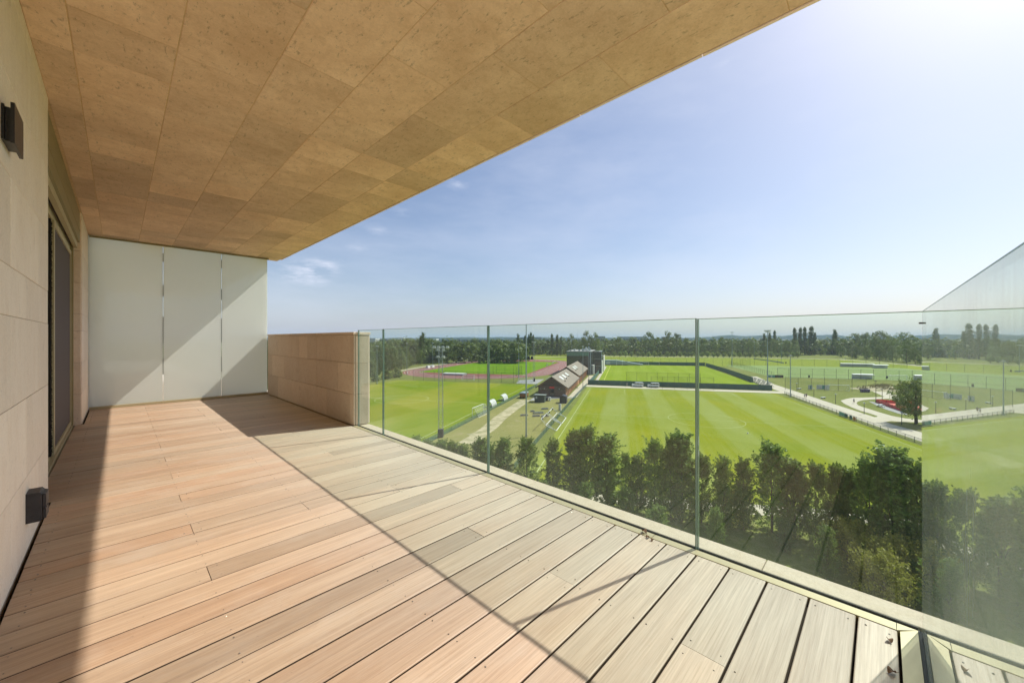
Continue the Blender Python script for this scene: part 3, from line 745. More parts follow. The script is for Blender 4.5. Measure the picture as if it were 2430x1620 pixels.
# running track
TC = (238.0, 330.0); TQ = 90.0
def oval(r, n=28):
    pts = [Wp(TC[1] + r * math.cos(R(-90 + 180 * i / n)), TQ + r * math.sin(R(-90 + 180 * i / n))) for i in range(n + 1)]
    pts += [Wp(TC[0] + r * math.cos(R(90 + 180 * i / n)), TQ + r * math.sin(R(90 + 180 * i / n))) for i in range(n + 1)]
    return pts
track = sheet('running_track', oval(50.5), M['track'], .03, origin=Wp(284, 90)[:2], rotz=PHI)
rect('infield', 217.5, 345, 55.5, 126, M['pitch4'], .045)
for k in range(7):
    ribbon(None, oval(49.4 - 1.9 * k), .24, None, .055, mb=(tl_ := (MB() if k == 0 else tl_)), closed=True)
to = link('lane_lines', tl_.mesh('lane_lines', M['offwhite'])); to.parent = track
to.matrix_parent_inverse = (Matrix.Translation(track.location) @ Matrix.Rotation(PHI, 4, 'Z')).inverted()
sheet('track_apron', [PX(860 + x / 4.611, 740 + y / 4.611) for x, y in ((1680, 780), (1720, 745), (1990, 735), (1905, 790))], M['asphalt'], .036)

# ------------------------------------------------------------------ plants
def crown_np(seed, H, Rr, zb, ncl, nleaf, leaf, prof, rc, up=.0, top_spikes=0, fill=.6, flat=.25, sprig=0):
    rs = np.random.RandomState(seed)
    t = rs.uniform(0, 1, ncl) ** .9; ang = rs.uniform(0, 2 * np.pi, ncl)
    env = prof(t) * Rr; lob = 1 + .22 * np.sin(ang * 3 + seed) * np.sin(t * 7 + seed * 2)
    rad = env * lob * (fill + (1 - fill) * rs.uniform(0, 1, ncl) ** .5) * (rs.uniform(0, 1, ncl) ** .35)
    C = np.stack([rad * np.cos(ang), rad * np.sin(ang), zb + t * (H - zb)], 1)
    if top_spikes:
        sa = rs.uniform(0, 2 * np.pi, top_spikes); sr = rs.uniform(0, .7, top_spikes) * Rr
        C2 = np.stack([sr * np.cos(sa), sr * np.sin(sa), zb + (H - zb) * (1.02 - .30 * (sr / Rr) - rs.uniform(0, .14, top_spikes))], 1)
        C = np.concatenate([C, C2])
    n = len(C); rcl = rc * rs.uniform(.65, 1.25, n)
    ids = np.repeat(np.arange(n), nleaf); m = len(ids)
    d = rs.normal(size=(m, 3)); d /= np.linalg.norm(d, axis=1)[:, None]
    rr = rs.uniform(.35, 1, m) ** .6
    off = d * (rcl[ids] * rr)[:, None]; off[:, 2] *= (1 + up)
    axis = C.copy(); axis[:, 2] = 0; 
    out = axis / (np.linalg.norm(axis, axis=1)[:, None] + .3)
    off += out[ids] * (off[:, 2:3]) * .15
    P = C[ids] + off
    if sprig:
        dr = out * .75 + rs.normal(size=(n, 3)) * .38 + np.array([0, 0, .75]); dr /= np.linalg.norm(dr, axis=1)[:, None]
        Ls = sprig * rs.uniform(.45, 1.5, n); s_ = rs.uniform(-.35, 1, m)
        P = C[ids] + dr[ids] * (s_ * Ls[ids])[:, None] + rs.normal(size=(m, 3)) * (rcl[ids] * .55 * (1.05 - .75 * np.clip(s_, 0, 1)))[:, None]
    nn = d * .7 + rs.normal(size=(m, 3)) * .6 + np.array([0, 0, flat]); nn /= np.linalg.norm(nn, axis=1)[:, None]
    tt = np.cross(nn, rs.normal(size=(m, 3))); tt /= np.linalg.norm(tt, axis=1)[:, None]; bb = np.cross(nn, tt)
    s = leaf * rs.uniform(.6, 1.35, m)[:, None]
    V = np.stack([P - tt * s, P + bb * s * .55 + nn * s * .12, P + tt * s, P - bb * s * .55 + nn * s * .12], 1).reshape(-1, 3)
    return V
def leaf_mesh(name, V, m):
    me = bpy.data.meshes.new(name); nv = len(V); nf = nv // 4
    me.vertices.add(nv); me.vertices.foreach_set('co', V.astype(np.float32).ravel())
    me.loops.add(nv); me.loops.foreach_set('vertex_index', np.arange(nv, dtype=np.int32))
    me.polygons.add(nf); me.polygons.foreach_set('loop_start', np.arange(nf, dtype=np.int32) * 4); me.polygons.foreach_set('loop_total', np.full(nf, 4, dtype=np.int32))
    me.materials.append(m); me.update(calc_edges=True); return me
ROUND = lambda t: np.sqrt(np.clip(1 - (2 * t - .95) ** 2, 0.02, 1)) ** .9
OVAL = lambda t: np.sqrt(np.clip(1 - (1.7 * t - .72) ** 2, .02, 1))
FULL = lambda t: np.clip(np.minimum(1, .62 + t * 1.3) * (1.06 - t) ** .42, .05, 1)
COLUMN = lambda t: np.clip(np.minimum(t * 6 + .3, 1) * (1.05 - t) ** .55, .05, 1)
CONE = lambda t: np.clip((1.04 - t) ** .8 * np.minimum(1, t * 8 + .4), .04, 1)
MOP = lambda t: np.sqrt(np.clip(1 - (2 * t - 1) ** 2, .05, 1))
def trunk_mesh(seed, H, r, spread=.25, limbs=5, start=.25):
    rs = random.Random(seed); mb = MB()
    mb.path([(0, 0, -.15), (rs.uniform(-.1, .1) * r * 3, rs.uniform(-.1, .1) * r * 3, H * .3), (rs.uniform(-1, 1) * r, rs.uniform(-1, 1) * r, H * .62), (0, 0, H * .9)], [r * 1.25, r * .85, r * .5, r * .12], 7)
    for i in range(limbs):
        a = rs.uniform(0, 6.28); z = H * rs.uniform(start, .6); e = H * spread
        mb.path([(0, 0, z), (e * .45 * math.cos(a), e * .45 * math.sin(a), z + H * .12), (e * math.cos(a), e * math.sin(a), z + H * .27)], [r * .45, r * .28, r * .08], 5)
    return mb.mesh('trunk', M['bark'], smooth=True)
class Kind:
    def __init__(s, name, cat, variants): s.name, s.cat, s.var = name, cat, variants
def make_kind(name, cat, specs):
    vs = []
    for (seed, H, Rr, zb, ncl, nl, leaf, prof, rc, kw, m, tr) in specs:
        vs.append((leaf_mesh('crown', crown_np(seed, H, Rr, zb, ncl, nl, leaf, prof, rc, **kw), m), trunk_mesh(seed, H, tr, Rr / H * .7, start=min(.5, zb / H + .12))))
    return Kind(name, cat, vs)
def plant(K, P, label, group=None, var=None, sc=1.0, rz=None, sz=None):
    v = K.var[var if var is not None else random.randrange(len(K.var))]
    t = thing(K.name, label, K.cat, P, rz if rz is not None else random.uniform(0, 6.28), group)
    t.scale = (sc, sc, sz or sc)
    link('crown', v[0], t); link('trunk', v[1], t)
    return t
elm = make_kind('elm_tree', 'tree', [(10 + i, 10, .92 * w, .2, 230, 52, .12, FULL, .30, dict(top_spikes=26, fill=.45, sprig=.95), M['leaf_near'], .11) for i, w in enumerate((1.9, 2.3, 1.5, 2.6, 2.0))])
broad = make_kind('broadleaf_tree', 'tree', [(30 + i, 17, r, 1.2, 46, 46, .42, (ROUND, OVAL)[i % 2], 1.7, dict(up=.1, fill=.7), M[m], .3) for i, (r, m) in enumerate(((6.2, 'leaf_mid'), (5.4, 'leaf_dark'), (7.0, 'leaf_mid'), (5.8, 'leaf_grey'), (6.5, 'leaf_dark'), (5.2, 'leaf_mid')))])
poplar = make_kind('poplar_tree', 'tree', [(50 + i, 28, r, 2.5, 60, 34, .46, COLUMN, 1.3, dict(up=.6, fill=.5), M['leaf_dark'], .35) for i, r in enumerate((2.3, 2.9))])
conic = make_kind('conical_tree', 'tree', [(56, 32, 5.6, 1.0, 110, 40, .55, CONE, 1.6, dict(up=.5, fill=.75), M['leaf_dark'], .5)])
mop = make_kind('pollard_tree', 'tree', [(60 + i, 4.4, 1.8, 1.5, 22, 34, .32, MOP, .8, dict(), M['leaf_lime'], .14) for i in range(2)])
oak = make_kind('park_tree', 'tree', [(66, 10.2, 4.9, 2.3, 170, 60, .19, ROUND, .75, dict(fill=.7, top_spikes=12, sprig=1.3), M['leaf_mid'], .30)])
shrub = make_kind('shrub', 'shrub', [(70, 2.2, 1.3, .05, 40, 90, .055, MOP, .4, dict(top_spikes=14, fill=.4, sprig=.5), M['leaf_yellow'], .05), (71, 1.8, 1.3, .05, 22, 60, .10, MOP, .5, dict(up=.3, top_spikes=5), M['leaf_near'], .05)])
bush = make_kind('bush', 'bush', [(75, 4.5, 3.6, .1, 24, 40, .34, MOP, 1.2, dict(), M['leaf_dark'], .1), (76, 4.0, 3.2, .1, 24, 40, .34, MOP, 1.1, dict(), M['leaf_grey'], .1)])

# the row of trees just below the terrace: (u of the crown, row of the top, forward distance, width factor)
rowt = [(985, 1034, 55.5, 1.0), (1015, 1042, 55, .9), (1045, 1045, 54.5, 1.0), (1072, 1046, 54, .95), (1098, 1052, 53.6, .9), (1140, 1038, 53, 1.15), (1163, 1055, 52.6, .9), (1195, 1040, 52.2, .95),
        (1250, 1036, 51.6, 1.3), (1312, 1040, 51, .95), (1362, 1020, 50, 1.0), (1392, 1008, 49.5, 1.15), (1440, 1030, 48.8, 1.05), (1485, 1072, 47.5, .6), (1512, 1080, 47.0, .7), (1553, 1040, 46.4, .9),
        (1592, 1036, 45.8, .85), (1618, 1028, 45, .95), (1665, 1075, 44.5, .8), (1716, 1082, 43.7, .75), (1765, 1086, 42.9, .7), (1832, 1048, 42.4, 1.2), (1885, 1092, 41.4, .85), (1935, 1094, 40.2, .8),
        (1985, 1100, 39.0, .7), (2012, 1108, 38.6, .7), (2065, 1085, 37.2, 1.0), (2120, 1062, 36.3, 1.15), (2175, 1090, 35.2, .9), (2225, 1120, 34.2, .8), (2290, 1130, 33.2, .9), (2360, 1110, 32.2, 1.0), (2430, 1120, 31.2, 1.0), (2500, 1130, 30.2, 1.0)]
ORD = ['first', 'second', 'third', 'fourth', 'fifth', 'sixth', 'seventh', 'eighth', 'ninth', 'tenth', 'eleventh', 'twelfth', 'thirteenth', 'fourteenth', 'fifteenth', 'sixteenth', 'seventeenth', 'eighteenth', 'nineteenth', 'twentieth', 'twenty-first', 'twenty-second', 'twenty-third', 'twenty-fourth', 'twenty-fifth', 'twenty-sixth', 'twenty-seventh', 'twenty-eighth', 'twenty-ninth', 'thirtieth', 'thirty-first', 'thirty-second', 'thirty-third', 'thirty-fourth', 'thirty-fifth']
for i, (u, v, dist, wf) in enumerate(rowt):
    P = at_dist(u, dist); h = topz(P, v) - ZG
    vi = i % 5
    Rv = (1.9, 2.3, 1.5, 2.6, 2.0)[vi]
    sc = h / 10.6
    wd = wf * (1.65 if u < 1330 else 1.95) / Rv
    t = plant(elm, P, '%s leafy dark green tree from the left in the row just below the glass balustrade' % ORD[i], 'trees in the row below the terrace', vi)
    t.scale = (wd, wd, sc)
# understorey at their feet
for i, (u, v, k, lab) in enumerate(((2150, 1400, 0, 'yellow green shrub at the foot of the tree row near the glass corner'), (2075, 1395, 0, 'yellow green shrub left of the one at the glass corner'), (2010, 1340, 0, 'small yellow green shrub between two trunks below the balustrade'),
                                 (1735, 1240, 0, 'yellow green shrub in a gap of the tree row'), (2215, 1370, 1, 'dark shrub right of the glass corner'), (2290, 1420, 0, 'yellow shrub right of the glass corner behind the end pane'), (2100, 1440, 0, 'lowest yellow green shrub beside the ledge at the glass corner'))):
    P = PX(u, v); plant(shrub, P, lab, 'shrubs below the terrace', k, 1.7)
for i, (u, dist, h) in enumerate(((1290, 46, 4.5), (1345, 45, 5.2), (1410, 44, 4.6), (1470, 43, 5.4), (1585, 41, 4.6), (1700, 39, 4.2), (1850, 37, 4.4), (1965, 35, 4.2), (2140, 31.5, 4.6), (2230, 31, 5.5), (2330, 30, 5.2), (2430, 29, 5.4))):
    t = plant(elm, at_dist(u, dist), '%s low leafy green tree from the left in front of the tall row' % ORD[i], 'low trees in front of the tall row', (i * 2) % 5)
    wv = (1.3, 1.9, 1.1, 1.6, 1.4)[i % 5]; h *= (1, .7, 1.15, .8, .95)[i % 5]; t.location.x += (0, 2.5, -1.5, 1.5, -2.5)[i % 5]; t.scale = (h / 10.6 * wv, h / 10.6 * wv, h / 10.6)
ballk = make_kind('round_shrub', 'shrub', [(78, 1.7, .95, .0, 20, 90, .07, MOP, .42, dict(), M['leaf_yellow'], .04)])
for (u, v, lab) in ((2009, 1292, 'pale yellow ball shaped shrub between the trunks left of the glass corner'), (2115, 1300, 'smaller pale ball shaped shrub just left of the glass corner')):
    plant(ballk, PX(u, v), lab, None, 0, 1.0 if u < 2050 else .6)
# woodland fronts
wood_pts = []
def wood_band(line, depths, step, seed, hts, group, labs, kinds=broad, jit=2.5):
    rs = random.Random(seed)
    L_ = [Vector(p[:2]) for p in line]
    for di, dd in enumerate(depths):
        for a, b in zip(L_, L_[1:]):
            d = b - a; n = max(1, int(d.length / step)); nn = Vector((-d.y, d.x)).normalized()
            if nn.dot(a) < 0: nn = -nn
            for j in range(n):
                c = a + d * ((j + (.5 if di % 2 else 0)) / n) + nn * dd + Vector((rs.uniform(-jit, jit), rs.uniform(-jit, jit)))
                h = rs.uniform(*hts[min(di, len(hts) - 1)])
                wood_pts.append((c.x, c.y, h, group, labs, kinds, rs.randrange(6), di))
c1 = lambda x, y: PX(860 + x / 4.611, 740 + y / 4.611)
left_line = [c1(-330, 1080), c1(-120, 850), c1(60, 735), c1(330, 655), c1(600, 585), c1(800, 560), c1(1100, 520), c1(1240, 500)]
wood_band(left_line, (3, 10, 18, 28, 40, 56), 8.0, 3, ((9, 13), (12, 16), (14, 18), (15, 19), (16, 20), (17, 21)), 'trees of the wood left of the running track', {'leaf_mid': 'mid green broadleaf tree in the wood beside the pale path left of the track', 'leaf_dark': 'dark green broadleaf tree in the wood beside the pale path left of the track', 'leaf_grey': 'silvery green broadleaf tree in the wood beside the pale path left of the track'})
mid_line = [c1(1240, 500), c1(1500, 490), c1(1800, 478), c1(2029, 472), PX(1360, 845), PX(1432, 846)]
wood_band(mid_line, (6, 18), 13.0, 4, ((11, 15), (15, 19)), 'trees behind the far end of the running track', {'leaf_mid': 'mid green broadleaf tree behind the far end of the running track', 'leaf_dark': 'dark broadleaf tree behind the far end of the running track', 'leaf_grey': 'silvery broadleaf tree behind the far end of the running track'})
far_line = [PX(1432, 843.5), PX(1560, 843), PX(1700, 844), PX(1800, 846), PX(1880, 846), PX(1925, 846)]
wood_band(far_line, (6, 20), 10.5, 5, ((13, 18), (16, 21)), 'trees of the wood behind the pollard row', {'leaf_mid': 'mid green tree of the tall wood behind the pollard row', 'leaf_dark': 'dark tree of the tall wood behind the pollard row', 'leaf_grey': 'silvery tree of the tall wood behind the pollard row'})
right_line = [PX(1990, 848), PX(2045, 853), PX(2110, 858), PX(2170, 866), PX(2260, 874), PX(2380, 884), PX(2560, 896)]
wood_band(right_line, (4, 22), 15.0, 6, ((12, 16), (18, 24)), 'round trees at the right edge of the far field', {'leaf_mid': 'round mid green tree at the right edge of the far field', 'leaf_dark': 'round dark tree at the right edge of the far field', 'leaf_grey': 'round silvery tree at the right edge of the far field'})
vm_ = ('leaf_mid', 'leaf_dark', 'leaf_mid', 'leaf_grey', 'leaf_dark', 'leaf_mid')
# nearest trees first: those that show are objects, the rest of the mass behind is one canopy
wood_pts.sort(key=lambda w: fwd(w[:2]))
TENS = ['', '', 'twenty', 'thirty', 'forty', 'fifty', 'sixty']
def ordinal(n):
    n += 1
    if n <= 20: return ORD[n - 1]
    if n % 10 == 0: return {20: 'twentieth', 30: 'thirtieth', 40: 'fortieth', 50: 'fiftieth', 60: 'sixtieth', 70: 'seventieth'}[n]
    return TENS[n // 10] + '-' + ORD[n % 10 - 1]
bear = lambda w: math.atan2(w[0], w[1])
seen_, rank_ = {}, {}
for w in sorted(wood_pts[:285], key=bear):
    k = (w[3], vm_[w[6]], w[7]); rank_[id(w)] = seen_.get(k, 0); seen_[k] = rank_[id(w)] + 1
ROWN = ['front row', 'second row', 'third row', 'fourth row', 'fifth row', 'back row']
for w in wood_pts[:285]:
    (x, y, h, group, labs, kinds, vi, di) = w
    sc = h / 17.6; w_ = sc * random.uniform(.75, 1.0) * (1.15 if 'round' in group else 1)
    colr = {'leaf_mid': 'mid green', 'leaf_dark': 'dark green', 'leaf_grey': 'silvery'}[vm_[vi]]
    where = {'left of': 'wood left of the track', 'far end': 'trees behind the track', 'pollard': 'wood behind the pollards', 'right edge': 'trees at the far right'}[next(k for k in ('left of', 'far end', 'pollard', 'right edge') if k in group)]
    t = plant(kinds, (x, y, ZG), '%s %s tree from left, %s of the %s' % (ordinal(rank_[id(w)]), colr, ROWN[di], where), group, vi, w_, sz=sc)
print('woodland trees', len(wood_pts))
# tall single trees that stand out above the wood: kind, u, row of top, distance, width scale, label
tall = [(poplar, 998, 793, 330, 1.0, 'left poplar of the pair above the wood behind the left pitch'), (poplar, 1005, 786, 335, 1.0, 'right and taller poplar of the pair above the wood behind the left pitch'),
        (poplar, 1230, 790, 470, 1.0, 'slim poplar left of the tall floodlight pole'), (poplar, 1246, 796, 475, .9, 'short poplar beside the tall floodlight pole'), (poplar, 1256, 792, 470, 1.0, 'poplar right of the tall floodlight pole'), (poplar, 1260, 789, 480, 1.0, 'tallest poplar in the clump right of the tall floodlight pole'), (poplar, 1265, 795, 470, .9, 'rightmost poplar in the clump right of the tall floodlight pole'),
        (poplar, 1310, 793, 470, 1.1, 'poplar above the left end of the clubhouse roof'), (poplar, 1322, 792, 470, 1.1, 'poplar above the middle of the clubhouse roof'), (poplar, 1331, 797, 470, 1.0, 'shorter poplar left of the glass building'),
        (broad, 1357, 795, 440, 1.0, 'tall pale tree behind the left part of the glass building'), (broad, 1390, 788, 440, 1.1, 'tallest tree rising behind the glass building'), (broad, 1414, 792, 440, 1.0, 'tall rounded tree behind the right end of the glass building'),
        (broad, 1470, 801, 500, 1.2, 'broad dark tree right of the glass building'), (broad, 1540, 789, 470, 1.3, 'tallest crown left of the wide glass joint in the far wood'), (broad, 1586, 789, 470, 1.2, 'dome shaped crown just left of the wide glass joint'), (broad, 1606, 792, 475, 1.1, 'crown nearest the wide glass joint on its left'),
        (poplar, 1813, 789, 500, 1.0, 'poplar left of the double floodlight mast'), (poplar, 1826, 787, 500, 1.0, 'poplar behind the double floodlight mast'), (poplar, 1838, 785, 500, 1.0, 'poplar right of the double floodlight mast'),
        (poplar, 1886, 779, 500, 1.1, 'first of the five tall poplars right of the masts'), (poplar, 1899, 778, 500, 1.0, 'second of the five tall poplars right of the masts'), (poplar, 1910, 777, 500, 1.1, 'third of the five tall poplars right of the masts'), (poplar, 1925, 775, 500, 1.3, 'fourth and tallest of the five tall poplars right of the masts'), (poplar, 1933, 787, 500, 1.0, 'fifth and lowest of the five tall poplars right of the masts'),
        (conic, 1981, 784, 510, 1.0, 'big dark cone shaped tree standing alone at the far field'), (broad, 1952, 806, 540, 1.6, 'dark bushy tree left of the cone shaped tree'),
        (broad, 2030, 793, 520, 1.6, 'broad tree right of the cone shaped tree'), (broad, 2055, 790, 500, 1.2, 'narrow crown between two broad trees at the right'), (broad, 2090, 787, 480, 1.9, 'widest domed tree at the right edge of the park'), (broad, 2145, 791, 440, 1.6, 'domed tree just left of the glass corner')]
for (K, u, v, dist, wsc, lab) in tall:
    P = at_dist(u, dist); h = topz(P, v) - ZG; H0 = {'poplar_tree': 28.6, 'broadleaf_tree': 17.6, 'conical_tree': 32.5}[K.name]
    sc = h / H0; t = plant(K, P, lab, None, None if K is not conic else 0); t.scale = (sc * wsc, sc * wsc, sc)
    if K is broad: t.scale = (sc * wsc * .8, sc * wsc * .8, sc)
# row of pollards in front of the far wood
c3 = lambda x, y: PX(1500 + x / 5.2275, 740 + y / 5.2275)
pol = [(1457, 846), (1471, 846), (1484, 846), (1498, 846), (1513.5, 846), (1525.5, 846), (1539, 846.5), (1553.5, 846.5), (1566.5, 846.5), (1585, 847), (1599, 847), (1614, 847), (1626, 847), (1633, 847), (1642, 847), (1653, 847.5)] + [(1666 + 12.6 * i + (i % 3), 847.5) for i in range(19)]
for i, (u, v) in enumerate(pol):
    P = PX(u, v + 1); t = plant(mop, P, '%s small round pollard from the left along the far wood edge' % (ORD[i] if i < 35 else 'last'), 'small round pollards along the far wood edge', i % 2, 1.2 + .3 * ((i * 7) % 5) / 5)
for i, (x, y, k, lab) in enumerate(((250, 735, 0, 'dark rounded bush at the corner of the left pitch'), (370, 715, 0, 'smaller dark bush beside the wood at the track bend'), (130, 760, 1, 'grey green bush at the left end of the wood edge'), (1540, 500, 0, 'low hedge like bush at the far side of the track'))):
    plant(bush, c1(x, y), lab, None, k, .95)
plant(mop, c1(1713, 500), 'small round tree behind the far straight of the track', None, 0, 2.2)
plant(oak, PX(2174.3, 1005), 'large leafy tree beside the red court just left of the glass corner', None, 0, 1.0)
# canopy of the woods behind, and woods far off: masses nobody could count
def canopy(name, pts, seed, m, nl=90, leaf=1.5):
    rs = np.random.RandomState(seed); base = [crown_np(seed + i, 1, .5, .05, 9, nl // 9, leaf / 14, ROUND, .22, fill=.8, flat=.6) for i in range(4)]
    Vs = []
    for i, (x, y, h, w) in enumerate(pts):
        V = base[i % 4].copy(); V[:, 0] = V[:, 0] * w + x; V[:, 1] = V[:, 1] * w + y; V[:, 2] = V[:, 2] * h + ZG; Vs.append(V)
    return link(name, leaf_mesh(name, np.concatenate(Vs), m), kind='stuff')
cps = [(x, y, h, h * .9) for (x, y, h, *_r) in wood_pts[285:]]
rs = random.Random(11)
def scatter(n, u0, u1, d0, d1, h0, h1, w=1.0):
    out = []
    for i in range(n):
        u = rs.uniform(u0, u1); d = d0 * (d1 / d0) ** rs.random(); P = at_dist(u, d); h = rs.uniform(h0, h1); out.append((P[0], P[1], h, h * w * rs.uniform(.8, 1.3)))
    return out
back = cps + scatter(420, 560, 1240, 330, 560, 13, 19) + scatter(380, 1240, 1930, 500, 640, 14, 20) + scatter(330, 1930, 2900, 480, 640, 14, 20) + scatter(60, 1925, 1965, 520, 640, 12, 16)
canopy('woodland_canopy', back, 21, M['leaf_mid'], 126, 1.3)
farw = scatter(900, 300, 2800, 700, 1400, 9, 14, 2.2) + scatter(900, 300, 2800, 1400, 3400, 10, 17, 4)
canopy('distant_woodland', farw, 25, M['hill'], 54, 2.6)
# hills on the horizon
def hill(pts, depth, dist, m):
    mb = MB(); n = len(pts); f0, f1 = [], []
    for (u, v) in pts:
        P = at_dist(u, dist); Q = at_dist(u, dist + depth); z = topz(P, v)
        f0.append((P, z)); f1.append(Q)
    for (P, z), Q in zip(f0, f1):
        Mx = ((P[0] + Q[0]) / 2, (P[1] + Q[1]) / 2)
        mb.v += [(P[0], P[1], ZG - .5), (P[0] * .9 + Mx[0] * .1, P[1] * .9 + Mx[1] * .1, ZG + (z - ZG) * .55), (Mx[0], Mx[1], EYE + (z - EYE) * (dist + depth / 2) / dist), (Q[0], Q[1], ZG - .5)]
    for i in range(n - 1):
        for j in range(3):
            a = i * 4 + j; mb.f.append((a, a + 4, a + 5, a + 1)); mb.m.append(0)
    return mb.mesh('hills', m, smooth=True)
rs2 = random.Random(5)
def ridge(u0, u1, base, amp, step, seed):
    r_ = random.Random(seed); out = []; u = u0; a, b, c = r_.random() * 6, r_.random() * 6, r_.random() * 6
    while u <= u1:
        out.append((u, base - amp * (.5 * math.sin(u / 90 + a) + .3 * math.sin(u / 37 + b) + .35 * math.sin(u / 13 + c)) + r_.uniform(-.35, .35))); u += step
    return out
struct('hills', hill(ridge(-200, 3400, 800.5, 1.6, 5, 1), 500, 3700, M['slope']))
struct('hills', hill(ridge(1690, 2150, 796.5, 3.2, 5, 2), 300, 3300, M['slope']))
struct('hills', hill(ridge(2160, 3000, 796, 3.0, 6, 3), 300, 3300, M['slope']))

# mound with dry grass beside the curved path
mb = MB(); cxm, cym = C5(1230, 640)[:2]; n = 18
for j in range(7):
    t = j / 6
    for i in range(n):
        a = 2 * math.pi * i / n; r_ = (1 - t)
        wob = 1 + .15 * math.sin(3 * a + 1)
        px, py = 15 * r_ * wob * math.cos(a), 7 * r_ * wob * math.sin(a)
        mb.v.append((cxm + px * math.cos(-.9) - py * math.sin(-.9), cym + px * math.sin(-.9) + py * math.cos(-.9), ZG - .1 + 1.5 * math.sin(t * math.pi / 2) ** .8))
for j in range(6):
    for i in range(n):
        a = j * n + i; b_ = j * n + (i + 1) % n; mb.f.append((a, b_, b_ + n, a + n)); mb.m.append(0)
struct('mound', mb.mesh('mound', M['dirt'], smooth=True))
V = []; rsn = np.random.RandomState(3)
tb = crown_np(5, .9, .7, 0, 5, 14, .16, MOP, .35, flat=0)
for i in range(60):
    a = rsn.uniform(0, 6.28); r_ = rsn.uniform(0, .92) ** .5; px, py = 14 * r_ * math.cos(a), 6.4 * r_ * math.sin(a)
    Q = tb.copy(); Q[:, 0] += cxm + px * math.cos(-.9) - py * math.sin(-.9); Q[:, 1] += cym + px * math.sin(-.9) + py * math.cos(-.9); Q[:, 2] = Q[:, 2] * rsn.uniform(.6, 1.5) + ZG + 1.5 * math.sin((1 - r_) * math.pi / 2) ** .8 - .15; V.append(Q)
link('dry_grass', leaf_mesh('dry_grass', np.concatenate(V), M['drygrass']), kind='stuff')

# ------------------------------------------------------------------ fences
def net_mat(name, c, dens):
    m, t, o = mat(name); b = NB(t)
    tr = b.n('ShaderNodeBsdfTransparent'); p = b.n('ShaderNodeBsdfDiffuse'); p.inputs[0].default_value = (*c, 1)
    mx = b.n('ShaderNodeMixShader'); mx.inputs[0].default_value = dens; b.l(tr.outputs[0], mx.inputs[1]); b.l(p.outputs[0], mx.inputs[2]); b.l(mx.outputs[0], o.inputs[0]); return m
M['net_green'] = net_mat('green_windbreak_netting', (.05, .14, .12), .55)
M['net_thin'] = net_mat('fine_dark_netting', (.04, .06, .05), .10)
M['net_steel'] = net_mat('chain_link', (.30, .32, .30), .30)
M['net_white'] = net_mat('white_goal_netting', (.7, .7, .7), .12)
M['screen_green'] = plain('green_windscreen_fabric', (.045, .12, .10), .8, var=.22, scale=.8)
M['post_green'] = plain('dark_green_post', (.03, .055, .045), .6)
def fence(name, label, cat, pts, h, spacing, r, mpost, net=None, rails=(1.0,), group=None, panel=None, base=0.0, panel_h=None):
    pts = [Vector((p[0], p[1], 0)) for p in pts]
    o0 = pts[0]; t = thing(name, label, cat, (o0.x, o0.y, ZG), 0, group)
    pm = MB().tube((0, 0, -.1), (0, 0, h), r, r, 6).mesh('post', mpost); pos = []
    for a, b_ in zip(pts, pts[1:]):
        n = max(1, round((b_ - a).length / spacing)); pos += [a.lerp(b_, i / n) for i in range(n)]
    pos.append(pts[-1])
    for p in pos: link('post', pm, t, (p.x - o0.x, p.y - o0.y, 0))
    rm = MB()
    for k in rails:
        for a, b_ in zip(pts, pts[1:]): rm.tube((a.x - o0.x, a.y - o0.y, h * k - r * .5), (b_.x - o0.x, b_.y - o0.y, h * k - r * .5), r * .6, r * .6, 5)
    if rails: part('rail', rm, mpost, t)
    if panel:
        H = panel_h or h
        for a, b_ in zip(pos, pos[1:]):
            d = (b_ - a).normalized(); nn = Vector((-d.y, d.x, 0)) * .02; a2, b2 = a + d * (r + .01) - o0, b_ - d * (r + .01) - o0
            part('screen_panel', MB().quadbox([(*(a2 - nn)[:2], .03), (*(b2 - nn)[:2], .03), (*(b2 + nn)[:2], .03), (*(a2 + nn)[:2], .03), (*(a2 - nn)[:2], H), (*(b2 - nn)[:2], H), (*(b2 + nn)[:2], H), (*(a2 + nn)[:2], H)]), panel, t)
    elif net:
        nb = MB()
        for a, b_ in zip(pts, pts[1:]): nb.poly([(a.x - o0.x, a.y - o0.y, base), (b_.x - o0.x, b_.y - o0.y, base), (b_.x - o0.x, b_.y - o0.y, h - r), (a.x - o0.x, a.y - o0.y, h - r)])
        part('netting', nb, net, t)
    return t
fence('green_fence', 'low green mesh fence along the yard side of the near pitch', 'fence', L((60, 17), (140, 16.4), (177, 15.6)), 1.15, 3.0, .03, M['post_green'], M['net_green'])
fence('green_fence', 'low green mesh fence along the near side of the left pitch', 'fence', L((50, 38.6), (128, 37.4), (170, 37.2)), 1.1, 4.0, .03, M['post_green'], M['net_green'])
fence('rail_fence', 'long low chain link fence between the near pitch and the pale path', 'fence', L((70, -58.6), (110, -58.2), (164, -60.0), (171, -60.3)), 1.15, 2.6, .045, M['darkmetal'], M['net_steel'], rails=(1.0, .1))
fence('windscreen_fence', 'dark green windscreen fence behind the two parked vans', 'fence', L((181, 15.4), (181.5, -59.6)), 2.25, 5.0, .05, M['post_green'], panel=M['screen_green'], rails=())
fence('windscreen_fence', 'green windscreen fence along the left side of the fenced pitch up to the white wall', 'fence', L((182, 14.6), (262, 13.4)), 2.2, 5.0, .05, M['post_green'], panel=M['screen_green'], rails=())
fence('windscreen_fence', 'dark windscreen fence along the far end of the fenced pitch', 'fence', L((327.5, 13), (330, -62.5)), 2.6, 5.0, .05, M['post_green'], panel=M['screen_green'], rails=())
